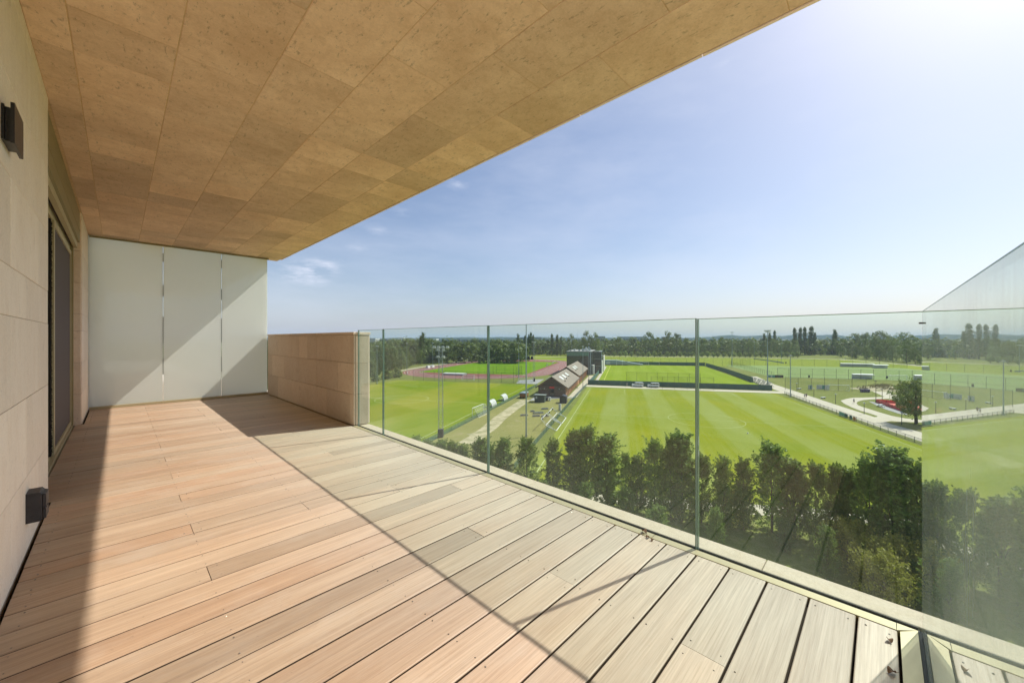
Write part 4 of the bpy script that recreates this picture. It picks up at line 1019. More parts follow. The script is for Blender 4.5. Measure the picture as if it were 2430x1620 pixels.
fence('windscreen_fence', 'dark windscreen fence along the right side of the fenced pitch', 'fence', L((329, -62.8), (264, -63.0), (212, -61.4)), 2.5, 5.0, .05, M['post_green'], panel=M['screen_green'], rails=())
fence('ball_net', 'tall thin ball stop net in front of the windscreen beside the vans', 'net fence', [PX(1545, 922), PX(1600, 923.5), PX(1694, 926)], 5.3, 5.3, .05, M['darkmetal'], M['net_thin'])
fence('ball_net', 'tall thin ball stop net just inside the fenced pitch behind the vans', 'net fence', L((190, -2), (190, -34)), 5.6, 4.6, .05, M['darkmetal'], M['net_thin'])
fence('ball_net', 'tall ball stop net behind the goal on the training grass', 'net fence', L((186.5, -66.0), (186.5, -94)), 5.3, 4.8, .06, M['darkmetal'], M['net_thin'])
fence('ball_net', 'tall ball stop net between the left pitch and the running track', 'net fence', L((175.5, 104), (175.5, 44)), 5.2, 6.0, .055, M['darkmetal'], M['net_thin'])
fence('ball_net', 'tall net fence in the meadow beyond the far windscreen', 'net fence', L((336, 22), (338, -96)), 5.0, 6.5, .06, M['darkmetal'], M['net_thin'])
fence('ball_net', 'tall dark net fence along the near side of the pale green artificial pitch', 'net fence', L((242, -82), (242.5, -120), (243, -190)), 5.4, 5.5, .07, M['darkmetal'], M['net_thin'], rails=(1.0, .4))
fence('green_fence', 'green mesh fence with close posts along the left side of the artificial pitch', 'fence', L((243, -80.6), (352, -84.5)), 3.0, 4.0, .05, M['post_green'], M['net_thin'])
fence('ball_net', 'tall net fence behind the far side of the artificial pitch', 'net fence', L((350, -86), (348, -200)), 5.2, 8.0, .07, M['darkmetal'], M['net_thin'])
fence('rail_fence', 'low dark rail fence round the bend of the running track', 'fence', L((176, 112), (180, 132), (200, 147), (240, 152), (330, 150)), 1.1, 4.0, .04, M['darkmetal'], None, rails=(1.0, .5))
fence('rail_fence', 'grey rail fence between the track straight and the clubhouse', 'fence', L((190, 37.2), (262, 36.8)), 1.2, 3.0, .05, M['steel'], M['net_steel'], rails=(1.0, .5))
fence('throwing_cage', 'open framed throwing cage standing on the track infield', 'cage', L((209, 74), (222, 74), (222, 58), (209, 58)), 5.0, 6.0, .06, M['darkmetal'], M['net_thin'], rails=(1.0, .45))
fence('hoarding', 'low pale hoarding along the edge of the far field', 'fence', [PX(1789, 852), PX(1830, 857), PX(1860, 862)], .9, 6.0, .06, M['steel'], panel=M['steel_blue'], rails=())
fence('rail_fence', 'long white topped rail along the far path at the right', 'fence', [PX(1985, 856), PX(2060, 861), PX(2140, 868)], 1.0, 6.0, .05, M['white'], None)

# banners hung on the path fence
def bannerpos(x, y): return PX(1800 + x / 4.355, 720 + y / 4.355)
M['teal'] = plain('teal_banner', (.10, .30, .25), .6); M['orange'] = plain('orange_banner', (.42, .16, .04), .6); M['dkteal'] = plain('dark_teal_banner', (.03, .10, .10), .6)
for x, w, m, lab in ((888, 3.0, 'teal', 'long teal banner on the path fence'), (942, 1.5, 'dkteal', 'tall dark teal banner between the long teal one and the small one'), (1005, 1.2, 'dkteal', 'small dark banner on the path fence left of the orange one'), (1053, 1.1, 'orange', 'orange brown banner on the path fence')):
    P = bannerpos(x, 1166 + (x - 888) * .30); p, q = toPQ(P); q = -58.0 if p < 110 else -58.0 - (p - 110) * .033
    t = thing('banner', lab, 'banner', Wp(p, q + .12), PHI)
    part('banner_cloth', MB().box(-w / 2, w / 2, 0, .03, .15, 1.1), M[m], t)
    part('eyelet_cord', MB().tube((-w / 2, .015, 1.1), (w / 2, .015, 1.12), .02), M['white'], t)
# advertising boards
def board(P, w, h, label, cols, rz=0, z0=.1):
    t = thing('advert_board', label, 'sign', P, rz)
    part('panel', MB().box(-w / 2, w / 2, 0, .06, z0, h), M[cols[0]], t)
    a = MB().prism([(-w * .05, z0 + .1), (w * .08, z0 + .1), (w * .18, (h + z0) / 2), (w * .08, h - .1), (-w * .05, h - .1)], 'y', -.03, -.004); part('printed_arrow', a, M[cols[1]], t)
    f = MB(); f.box(-w / 2 + .2, -w / 2 + .3, .06, .14, -.05, h); f.box(w / 2 - .3, w / 2 - .2, .06, .14, -.05, h); part('support', f, M['steel'], t)
E1 = PHI + R(90)
board(c4a := PX(1953, 924), 4.6, 1.9, 'white and teal advert board hung on the net behind the training goal', ('offwhite', 'teal'), -R(62))
board(PX(1923, 924), 1.6, 1.9, 'narrow white and green advert board left of the wide one behind the training goal', ('offwhite', 'teal'), -R(62))
board(PX(1830, 896), 3.6, 1.5, 'teal advert board at the near left corner of the artificial pitch', ('teal', 'offwhite'), -R(62))
board(PX(1848, 896), 4.4, 1.5, 'black advert board beside the teal one at the artificial pitch corner', ('black', 'dkteal'), -R(62))
board(PX(1822, 923), 3.0, 1.5, 'white advert board on the end of the near windscreen', ('offwhite', 'teal'), -R(62), .4)

# ------------------------------------------------------------------ floodlights and poles
def lamps_on(t, z, w, n, m='steel', tilt=.35, rz=0):
    f = MB(); f.box(-w / 2, w / 2, -.06, .06, z - .06, z + .06); part('cross_arm', f, M[m], t, rotz=rz)
    for i in range(n):
        x = -w / 2 + w * (i + .5) / n
        lm = MB().prism([(-.22, z + .05), (.30, z - .12), (.36, z + .12), (-.14, z + .42)], 'x', x - .28, x + .28); part('floodlight', lm, M['offwhite'], t, rotz=rz)
def mast(u, v, vtop, label, kind='pole', r=.16, arms=None, m='steel_blue'):
    P = PX(u, v); h = topz(P, vtop) - ZG
    t = thing('floodlight_mast', label, 'floodlight', P, -YAW, 'floodlight masts round the pitches')
    if kind == 'pole':
        part('pole', MB().path([(0, 0, -.2), (0, 0, h * .5), (0, 0, h)], [r, r * .8, r * .5], 8), M[m], t)
        part('base_box', MB().box(-.22, .22, -.22, .22, 0, .6), M['steel'], t)
    else:
        lt = MB(); w = .48
        for sx, sy in ((-1, -1), (1, -1), (1, 1), (-1, 1)): lt.tube((sx * w, sy * w, 0), (sx * w * .8, sy * w * .8, h), .038, .034, 5)
        part('corner_leg', lt, M[m], t)
        br = MB(); nz = int(h / 1.15)
        for i in range(nz):
            z0, z1 = h * i / nz, h * (i + 1) / nz; a, b_ = w * (1 - .2 * i / nz), w * (1 - .2 * (i + 1) / nz)
            cs = [(-1, -1), (1, -1), (1, 1), (-1, 1)]
            for k in range(4):
                c0, c1_ = cs[k], cs[(k + 1) % 4]
                if (i + k) % 2: c0, c1_ = c1_, c0
                br.tube((c0[0] * a, c0[1] * a, z0), (c1_[0] * b_, c1_[1] * b_, z1), .022, .022, 4)
                br.tube((cs[k][0] * b_, cs[k][1] * b_, z1), (cs[(k + 1) % 4][0] * b_, cs[(k + 1) % 4][1] * b_, z1), .022, .022, 4)
        part('bracing', br, M[m], t)
        part('base_box', MB().box(-.55, .55, -.55, .55, -.1, 1.8), M['charcoal'], t)
    for (f, w, n) in (arms if arms is not None else [(1.0, 2.4, 3)]): lamps_on(t, h * f, w, n)
    return t
mast(1045.9, 1037, 822, 'nearest lattice floodlight mast with two lamp bars beside the left pitch', 'lattice', arms=[(.985, 3.9, 4), (.955, 2.2, 2), (.88, 2.4, 2)], m='steel')
mast(1248.8, 1036, 769, 'tallest grey pole between the dirt track and the yard with a lamp halfway up', r=.19, arms=[], m='steel')
P_ = PX(1248.8, 1036); t = thing('spotlight_pair', 'dark spotlights bracketed halfway up the tallest grey pole', 'floodlight', (P_[0], P_[1], topz(P_, 849)), -YAW)
part('bracket', MB().box(-.1, 1.6, -.06, .06, -.35, -.2), M['darkmetal'], t); part('spotlight', MB().prism([(-.25, -.2), (.25, -.15), (.3, .35), (-.2, .3)], 'x', .25, .75), M['black'], t); part('spotlight', MB().prism([(-.25, -.2), (.25, -.15), (.3, .35), (-.2, .3)], 'x', 1.0, 1.5), M['black'], t)
mast(1383.3, 919.5, 823, 'slim pole at the corner of the clubhouse walk', r=.13, arms=[(1.0, .8, 1)])
mast(1397.4, 901, 816, 'slim pole behind the right eave of the clubhouse', r=.14, arms=[(1.0, .8, 1)])
mast(1230.9, 896, 815, 'pole with lamp bar beside the left end of the clubhouse roof', r=.14, arms=[(1.0, 2.2, 2)])
mast(1267.3, 905, 811, 'slim lattice mast standing just left of the clubhouse', 'lattice', arms=[(.99, 2.4, 3)], m='steel')
mast(1737.2, 870, 789, 'mast with a single lamp bar at the far right corner of the fenced pitch', r=.2)
mast(1821.4, 912, 785, 'tallest double barred mast at the near left corner of the artificial pitch', r=.24, arms=[(1.0, 3.2, 4), (.98, 2.4, 2)])
mast(1875.9, 941, 843, 'bare pole on the path fence with a thin cross arm', r=.17, arms=[(.985, 2.0, 1)])
mast(1853.9, 862.5, 815, 'small mast in front of the far wood right of the double mast', r=.14)
mast(1789.8, 853, 811, 'small mast at the far hoarding left of the double mast', r=.14)
mast(965.6, 889, 815, 'pole with lamps at the near bend of the running track', r=.12, arms=[(1.0, 1.2, 2)])
mast(1027, 875, 814, 'pole with lamps beside the forest path behind the track', r=.12, arms=[(1.0, 1.2, 2)])
mast(1431, 872, 816, 'thin pole at the right corner of the glass building', r=.13, arms=[(1.0, .8, 1)])
mast(894.7, 911, 822, 'leftmost pole with lamps in front of the wood beside the parapet', r=.12, arms=[(1.0, 1.2, 2)])
mast(1356, 850, 810, 'left one of two thin masts behind the glass building', r=.15, arms=[(1.0, 1.6, 2)])
mast(1350, 850, 812, 'right one of two thin masts behind the glass building', r=.15, arms=[(1.0, 1.6, 2)])
mast(2007, 852, 829, 'thin white pole in front of the two round trees at the right', r=.12, arms=[(1.0, .6, 1)], m='offwhite')
# path lamps
def path_lamp(P, label, h=3.3):
    t = thing('path_lamp', label, 'street lamp', P, 0, 'lamp posts along the curved path')
    part('lamp_post', MB().path([(0, 0, -.1), (0, 0, h - .3)], [.075, .055], 7), M['darkmetal'], t)
    part('lamp_head', MB().tube((0, 0, h - .3), (0, 0, h - .1), .10, .26, 8).tube((0, 0, h - .1), (0, 0, h), .30, .22, 8), M['steel'], t)
for (x, y), lab in zip(((395, 905), (572, 967), (797, 1037), (1092, 1142), (1480, 1257)), ('lamp post farthest up the path near the windscreen corner', 'second lamp post down the path beside the two walkers', 'lamp post on the grass in the middle of the pale path', 'lamp post on the grass tongue between the two paths', 'nearest lamp post in the tree shade by the glass corner')):
    path_lamp(bannerpos(x, y), lab)
def tall_lamp(P, h, label):
    t = thing('court_lamp', label, 'lamp', P, R(20)); part('pole', MB().path([(0, 0, -.1), (0, 0, h)], [.09, .06], 7), M['black'], t); part('lamp_head', MB().box(-.1, .9, -.15, .15, h - .02, h + .14), M['black'], t)
tall_lamp(C5(868, 935), 7.2, 'tall black court lamp at the far left corner of the red fence')
tall_lamp(C5(1014, 905), 4.0, 'shorter black court lamp behind the red fence')

# ------------------------------------------------------------------ goals, shelters, court
def goal(P, rz, label, w=7.32, h=2.44, d=2.0, m='white', name='football_goal', r=.06):
    t = thing(name, label, 'goal', P, rz)
    for x in (-w / 2, w / 2): part('goal_post', MB().tube((x, 0, 0), (x, 0, h), r, r, 8), M[m], t)
    part('crossbar', MB().tube((-w / 2, 0, h), (w / 2, 0, h), r, r, 8), M[m], t)
    f = MB()
    for x in (-w / 2, w / 2): f.tube((x, 0, h), (x, d * .35, h), r * .5, r * .5, 5); f.tube((x, d * .35, h), (x, d, 0), r * .5, r * .5, 5); f.tube((x, 0, .03), (x, d, .03), r * .5, r * .5, 5)
    f.tube((-w / 2, d, .03), (w / 2, d, .03), r * .5, r * .5, 5); part('back_frame', f, M[m], t)
    nb = MB(); nb.poly([(-w / 2, 0, h), (w / 2, 0, h), (w / 2, d * .35, h), (-w / 2, d * .35, h)]); nb.poly([(-w / 2, d * .35, h), (w / 2, d * .35, h), (w / 2, d, 0), (-w / 2, d, 0)])
    for x in (-w / 2, w / 2): nb.poly([(x, 0, 0), (x, 0, h), (x, d * .35, h), (x, d, 0)])
    part('goal_net', nb, M['net_white'], t); return t
g1a, g1b = c1(1200, 1150), c1(1325, 1095)
goal(((g1a[0] + g1b[0]) / 2, (g1a[1] + g1b[1]) / 2, ZG), math.atan2(g1b[1] - g1a[1], g1b[0] - g1a[0]) + math.pi, 'white goal standing on the near touchline of the left pitch')
goal(Wp(187.5, -85.2), PHI - R(90), 'white goal in front of the tall net on the training grass')
goal(PX(1528, 866), PHI - R(90), 'left white goal at the far end of the fenced pitch')
goal(PX(1553, 866), PHI - R(90), 'right white goal at the far end of the fenced pitch')
goal(c1(1165, 740), PHI + R(90), 'small white goal at the edge of the running track', w=6.5)
goal(c1(1790, 780), PHI + R(90), 'white goal lying in front of the paved apron by the track')
goal(Wp(247, -138), PHI + R(90), 'white goal at the near end of the artificial pitch')
# two big training frames leaning over the yard fence
def frame_goal(p, q, label):
    t = thing('goal_frame', label, 'goal', Wp(p, q), PHI)
    L_ = 7.3
    part('crossbar', MB().tube((-L_ / 2, -1.7, .12), (L_ / 2, -1.7, .12), .075, .075, 8), M['white'], t)
    for x in (-L_ / 2, L_ / 2): part('goal_post', MB().tube((x, -1.7, .12), (x, .75, 1.25), .07, .07, 8), M['white'], t)
    part('base_bar', MB().tube((-L_ / 2, .75, 1.25), (L_ / 2, .75, 1.25), .07, .07, 8), M['white'], t)
    f = MB()
    for x in (-L_ / 2, L_ / 2): f.tube((x, .75, 1.25), (x, 1.9, 2.6), .035, .035, 5); f.tube((x, -1.5, .25), (x, 1.9, 2.6), .035, .035, 5)
    part('back_bar', MB().tube((-L_ / 2, 1.9, 2.6), (L_ / 2, 1.9, 2.6), .07, .07, 8), M['white'], t); part('strut', f, M['white'], t)
    for x in (-2.2, 2.4): part('wheel', MB().tube((x, 1.9, 2.45), (x + .16, 1.9, 2.45), .26, .26, 12), M['black'], t)
frame_goal(91.5, 16.4, 'nearer white tubular goal frame tipped over the green yard fence'); frame_goal(99.5, 16.3, 'farther white tubular goal frame tipped over the green yard fence')
def dugout(P, rz, label, w=4.6, d=1.5, h=2.0, m='offwhite'):
    t = thing('dugout', label, 'dugout', P, rz)
    n = 10; pr = [(d * (1 - math.cos(math.pi * .55 * i / n)) / 1.16, h * math.sin(math.pi * .55 * i / n)) for i in range(n + 1)]
    inner = [(y + .04, z - .04) for y, z in reversed(pr)]
    part('curved_shell', MB().prism(pr + inner, 'x', -w / 2, w / 2), M[m], t)
    for i in range(5):
        x = -w / 2 + w * i / 4; rb = MB()
        for a, b_ in zip(pr, pr[1:]): rb.tube((x, a[0] - .02, max(.0, a[1])), (x, b_[0] - .02, b_[1] + .02), .035, .035, 5)
        part('rib', rb, M['steel'], t)
    part('end_panel', MB().prism([(0, 0)] + pr[1:] + [(d, 0.02)], 'x', -w / 2 - .02, -w / 2 + .02), M['net_white'], t)
    part('bench_seat', MB().box(-w / 2 + .2, w / 2 - .2, .5, .95, .42, .5), M['steel'], t)
dugout(Wp(114.6, 38.9), PHI, 'nearer curved white dugout beside the left pitch'); dugout(Wp(127.2, 38.9), PHI, 'farther curved white dugout beside the left pitch')
def shelter(P, rz, label, w, d=1.8, h=2.4):
    t = thing('shelter', label, 'shelter', P, rz); part('roof', MB().prism([(-d / 2, h - .1), (d / 2, h + .2), (d / 2, h + .3), (-d / 2, h + .02)], 'x', -w / 2, w / 2), M['white'], t)
    part('back_wall', MB().box(-w / 2, w / 2, d / 2 - .1, d / 2 - .04, 0, h), M['offwhite'], t)
    for x in (-w / 2 + .1, 0, w / 2 - .1): part('support', MB().tube((x, -d / 2 + .1, 0), (x, -d / 2 + .1, h - .1), .05), M['steel'], t)
    part('bench_seat', MB().box(-w / 2 + .2, w / 2 - .2, .2, .6, .4, .46), M['steel'], t)
shelter(PX(2048, 899), -R(62), 'white roofed team shelter in the middle of the artificial pitch fence', 9.2)
shelter(PX(2196, 902), -R(62), 'white roofed team shelter at the glass corner on the artificial pitch', 9.0)
shelter(PX(2012, 870), -R(62), 'left white shelter beyond the artificial pitch', 9); shelter(PX(2050, 870.5), -R(62), 'middle white shelter beyond the artificial pitch', 13)
shelter(PX(2090, 873.5), -R(62), 'right white shelter beyond the artificial pitch', 9)
for (u, v), lab in zip(((1865, 862.5), (2105, 898), (1920, 896)), ('dark bin beside the far hoarding', 'small dark bin at the artificial pitch fence near the glass corner', 'small dark bin at the artificial pitch fence left of the shelter')):
    t = thing('litter_bin', lab, 'bin', PX(u, v)); part('bin_body', MB().tube((0, 0, .1), (0, 0, 1.2), .38, .42, 10), M['black'], t); part('bin_lid', MB().tube((0, 0, 1.2), (0, 0, 1.45), .48, .30, 10), M['black'], t)
dugout(PX(1297, 868), PHI + R(180), 'left small white dome on the track infield by the straight', 3.2, 1.3, 1.7, 'white'); dugout(PX(1310, 863), PHI + R(180), 'right small white dome on the track infield by the straight', 3.2, 1.3, 1.7, 'white')
t = thing('landing_mat', 'long grey covered landing mat on the red end of the track', 'mat', Wp(207, 95), PHI + R(90)); part('mat_cover', MB().prism([(-2.6, 0), (2.6, 0), (2.6, 1.0), (0, 1.35), (-2.6, 1.0)], 'x', -6.5, 6.5), M['offwhite'], t); part('mat_side', MB().box(-6.56, -6.51, -2.6, 2.6, 0, 1.0), M['steel'], t)
for (x, y), lab in zip(((720, 612), (765, 606)), ('left white box on the forest path behind the track', 'right white box on the forest path behind the track')):
    t = thing('equipment_box', lab, 'box', c1(x, y), PHI); part('box_body', MB().box(-1.8, 1.8, -.8, .8, 0, 1.6), M['white'], t); part('box_lid', MB().box(-1.85, 1.85, -.85, .85, 1.6, 1.72), M['offwhite'], t)
# red court
A_, B_ = Vector(C5(862, 925)[:2]), Vector(C5(1612, 1185)[:2]); dAB = (B_ - A_).normalized(); nAB = Vector((dAB.y, -dAB.x))
if nAB.dot(Vector((1, -.3))) < 0 and nAB.y > 0: nAB = -nAB
Cc, Dc = B_ + Vector((dAB.y, -dAB.x)) * 1, None
side = Vector((-dAB.y, dAB.x));  side = side if side.x * .5 - side.y > 0 else -side
sheet('red_court', [A_, B_, B_ + side * 13, A_ + side * 13], M['redcourt'], .045)
M['redpanel'] = plain('red_board', (.60, .07, .06), .6, var=.1)
def red_fence(a, b_, n, label):
    t = thing('red_fence', label, 'fence', (a.x, a.y, ZG)); d = (b_ - a)
    for i in range(n):
        p0, p1 = d * (i / n), d * ((i + 1) / n); u_ = d.normalized(); nn = Vector((-u_.y, u_.x)) * .03; q0, q1 = p0 + u_ * .06, p1 - u_ * .06
        part('board', MB().quadbox([(*(q0 - nn), .05), (*(q1 - nn), .05), (*(q1 + nn), .05), (*(q0 + nn), .05), (*(q0 - nn), 1.05), (*(q1 - nn), 1.05), (*(q1 + nn), 1.05), (*(q0 + nn), 1.05)]), M['redpanel'], t)
        part('post', MB().tube((p0.x, p0.y, -.05), (p0.x, p0.y, 1.12), .05), M['darkmetal'], t)
    part('post', MB().tube((d.x, d.y, -.05), (d.x, d.y, 1.12), .05), M['darkmetal'], t)
red_fence(A_, B_, 9, 'long red boarded fence along the near side of the court'); red_fence(B_ + side * .2, B_ + side * 13, 5, 'short red boarded fence at the near end of the court behind the tree')
red_fence(A_ + side * .2, A_ + side * 13, 5, 'short red boarded fence at the far end of the court')
# picnic bench
t = thing('picnic_bench', 'grey picnic bench on the verge in front of the red fence', 'bench', C5(980, 1030), R(-20))
part('table_top', MB().box(-.9, .9, -.38, .38, .72, .78), M['steel'], t)
for s_ in (-1, 1): part('seat', MB().box(-.9, .9, s_ * .75 - .13, s_ * .75 + .13, .42, .47), M['steel'], t)
for x in (-.65, .65): part('leg_frame', MB().tube((x, -.75, 0), (x, -.25, .72), .05).tube((x, .75, 0), (x, .25, .72), .05).tube((x, -.8, .4), (x, .8, .4), .04), M['charcoal'], t)
# purple boxes by the training net
M['purple'] = plain('dull_purple_plastic', (.11, .09, .15), .7)
for (x, y), lab in zip(((563, 688), (668, 690)), ('left purple grey crate at the end of the tall net', 'right purple grey crate at the end of the tall net')):
    t = thing('storage_crate', lab, 'crate', C5(x, y), -R(62)); part('crate_body', MB().box(-.65, .65, -.5, .5, .12, 1.15), M['purple'], t); part('crate_lid', MB().box(-.7, .7, -.55, .55, 1.15, 1.25), M['purple'], t); part('crate_base', MB().box(-.6, -.4, -.5, .5, 0, .12).box(.4, .6, -.5, .5, 0, .12), M['black'], t)
# flat stones / benches on the grass by the path
for (x, y), lab in zip(((420, 888), (668, 980)), ('flat pale bench stone on the grass below the windscreen corner', 'flat grey bench stone on the grass beside the middle lamp post')):
    t = thing('stone_bench', lab, 'bench', bannerpos(x, y), R(-30)); part('slab', MB().prism([(-.3, .35), (.3, .35), (.34, .5), (-.34, .5)], 'x', -1.0, 1.0), M['offwhite'], t); part('foot', MB().box(-.8, -.5, -.25, .25, 0, .35).box(.5, .8, -.25, .25, 0, .35), M['asphalt'], t)
# grey covered equipment at the windscreen corner
t = thing('covered_goals', 'grey netted small goals stacked at the near right corner of the fenced pitch', 'goals', Wp(205, -62.5), PHI)
for i in range(5):
    x = -13 + i * 6; f = MB()
    f.tube((x, -1.2, 0), (x, -.3, 2.3), .06).tube((x + 4.6, -1.2, 0), (x + 4.6, -.3, 2.3), .06).tube((x, -.3, 2.3), (x + 4.6, -.3, 2.3), .06).tube((x, 1.2, 0), (x, -.3, 2.3), .05).tube((x + 4.6, 1.2, 0), (x + 4.6, -.3, 2.3), .05).tube((x, 1.2, .05), (x + 4.6, 1.2, .05), .05)
    part('small_frame', f, M['steel'], t); part('grey_net', MB().poly([(x, 1.2, 0), (x + 4.6, 1.2, 0), (x + 4.6, -.3, 2.3), (x, -.3, 2.3)]), M['net_green'], t)

# ------------------------------------------------------------------ yard things
M['shed_green'] = plain('dark_green_shed_paint', (.05, .07, .06), .7, var=.2); M['shed_roof'] = plain('grey_green_roof_felt', (.20, .23, .21), .85)
t = thing('shed', 'dark green shed with a grey flat roof in front of the clubhouse gable', 'shed', Wp(127.4, 26.8), PHI)
part('wall', MB().box(-1.5, 1.5, -1.7, 1.7, 0, 2.35), M['shed_green'], t); part('roof', MB().prism([(-1.85, 2.45), (1.85, 2.25), (1.85, 2.37), (-1.85, 2.57)], 'y', -2.0, 2.0), M['shed_roof'], t)
part('door', MB().box(-1.54, -1.505, -.5, .5, .05, 2.0), M['shed_green'], t); part('notice', MB().box(-1.53, -1.505, .75, 1.35, 1.2, 2.0), M['steel'], t)
t = thing('shed', 'dark blue grey shed leaning against the green fence right of the clubhouse', 'shed', Wp(127.5, 18.9), PHI)
part('wall', MB().prism([(-1.1, 0), (1.1, 0), (1.1, 1.8), (.2, 2.5), (-1.1, 2.1)], 'x', -1.4, 1.4), M['charcoal'], t); part('roof', MB().prism([(-1.2, 2.15), (.2, 2.58), (1.2, 1.82), (1.2, 1.92), (.2, 2.7), (-1.2, 2.27)], 'x', -1.5, 1.5), M['black'], t); part('door', MB().box(-1.44, -1.405, -.6, .3, .05, 1.9), M['shed_green'], t)
M['rust'] = plain('orange_brown_steel', (.28, .12, .04), .7)
t = thing('trailer', 'small orange brown trailer with a blue grey tarpaulin beside the shed', 'trailer', Wp(134.5, 34.3), PHI)
part('box_body', MB().box(-2.1, 2.1, -1.1, 1.1, .55, 1.75), M['rust'], t); part('tarpaulin', MB().prism([(-1.2, 1.75), (1.2, 1.75), (1.1, 1.98), (0, 2.1), (-1.1, 1.98)], 'x', -2.2, 2.2), M['steel_blue'], t)
for x, y in ((-1.2, -1.12), (-1.2, 1.12), (1.2, -1.12), (1.2, 1.12)): part('wheel', MB().tube((x, y - .1, .38), (x, y + .1, .38), .38, .38, 12), M['black'], t)
part('drawbar', MB().tube((-2.1, 0, .6), (-3.6, 0, .45), .06), M['rust'], t)
for (p, q), c, lab in (((129.8, 24.0), 'offwhite', 'pale wheeled bin right of the dark green shed'), ((129.3, 24.9), 'charcoal', 'dark wheeled bin next to the pale one by the shed')):
    t = thing('wheeled_bin', lab, 'bin', Wp(p, q), PHI); part('bin_body', MB().prism([(-.28, .1), (.28, .1), (.36, 1.15), (-.36, 1.15)], 'x', -.35, .35), M[c], t); part('bin_lid', MB().prism([(-.4, 1.15), (.4, 1.15), (.36, 1.25), (-.36, 1.3)], 'x', -.4, .4), M[c], t)
    for x in (-.3, .3): part('wheel', MB().tube((x - .04, .3, .12), (x + .04, .3, .12), .12, .12, 8), M['black'], t)
t = thing('net_post', 'grey box post with a white edge beside the tipped goal frames', 'post', PX(1260 + 765 / 11.2, 900 + 825 / 11.2), PHI); part('post_body', MB().box(-.35, .35, -.3, .3, 0, 1.9), M['steel'], t); part('white_edge', MB().box(-.42, .42, -.36, -.31, 0, 2.0), M['white'], t)
blk = [((1260 + 140 / 11.2, 900 + 985 / 11.2), 'left low dark stone trough in the yard'), ((1260 + 370 / 11.2, 900 + 990 / 11.2), 'right low dark stone trough in the yard'), ((1260 + 370 / 11.2, 900 + 795 / 11.2), 'far low dark stone trough in the yard'), ((1260 + 40 / 11.2, 900 + 860 / 11.2), 'small dark stone block at the left of the yard pile'), ((1244, 986), 'leftmost low dark stone trough beside the tall grey pole')]
for (u, v), lab in blk:
    t = thing('stone_trough', lab, 'trough', PX(u, v), PHI - R(60)); w = .55 if 'small' in lab else 1.0
    tb_ = MB(); tb_.box(-w, w, -.35, -.25, 0, .42).box(-w, w, .25, .35, 0, .42).box(-w, -w + .1, -.25, .25, 0, .42).box(w - .1, w, -.25, .25, 0, .42); part('trough_wall', tb_, M['asphalt'], t); part('soil', MB().box(-w + .1, w - .1, -.25, .25, .02, .3), M['under'], t)
t = thing('metal_rack', 'low heap of grey metal racks between the stone troughs in the yard', 'rack', PX(1260 + 210 / 11.2, 900 + 905 / 11.2), PHI - R(60))
rk = MB()
for i in range(7): rk.box(-1.6 + i * .45, -1.56 + i * .45, -.7, .7, .05 + .04 * (i % 3), .5 + .05 * (i % 2))
part('rack_bars', rk, M['steel'], t); part('rack_frame', MB().box(-1.7, 1.4, -.75, -.7, .1, .16).box(-1.7, 1.4, .7, .75, .1, .16).box(-1.7, 1.4, -.75, -.7, .45, .5), M['offwhite'], t)
t = thing('corner_flag', 'small yellow post standing behind the windscreen on the fenced pitch', 'post', PX(1459.5, 906)); part('pole', MB().tube((0, 0, 0), (0, 0, 1.9), .07), M['line_y'], t); part('foot', MB().tube((0, 0, 0), (0, 0, .1), .2), M['line_y'], t)
t = thing('football', 'white ball lying on the near pitch below the centre circle', 'ball', (*PX(1774.5, 1029)[:2], ZG + .16)); part('ball_skin', MB().sphere((0, 0, 0), .15, 14, 8), M['white'], t, smooth=True)

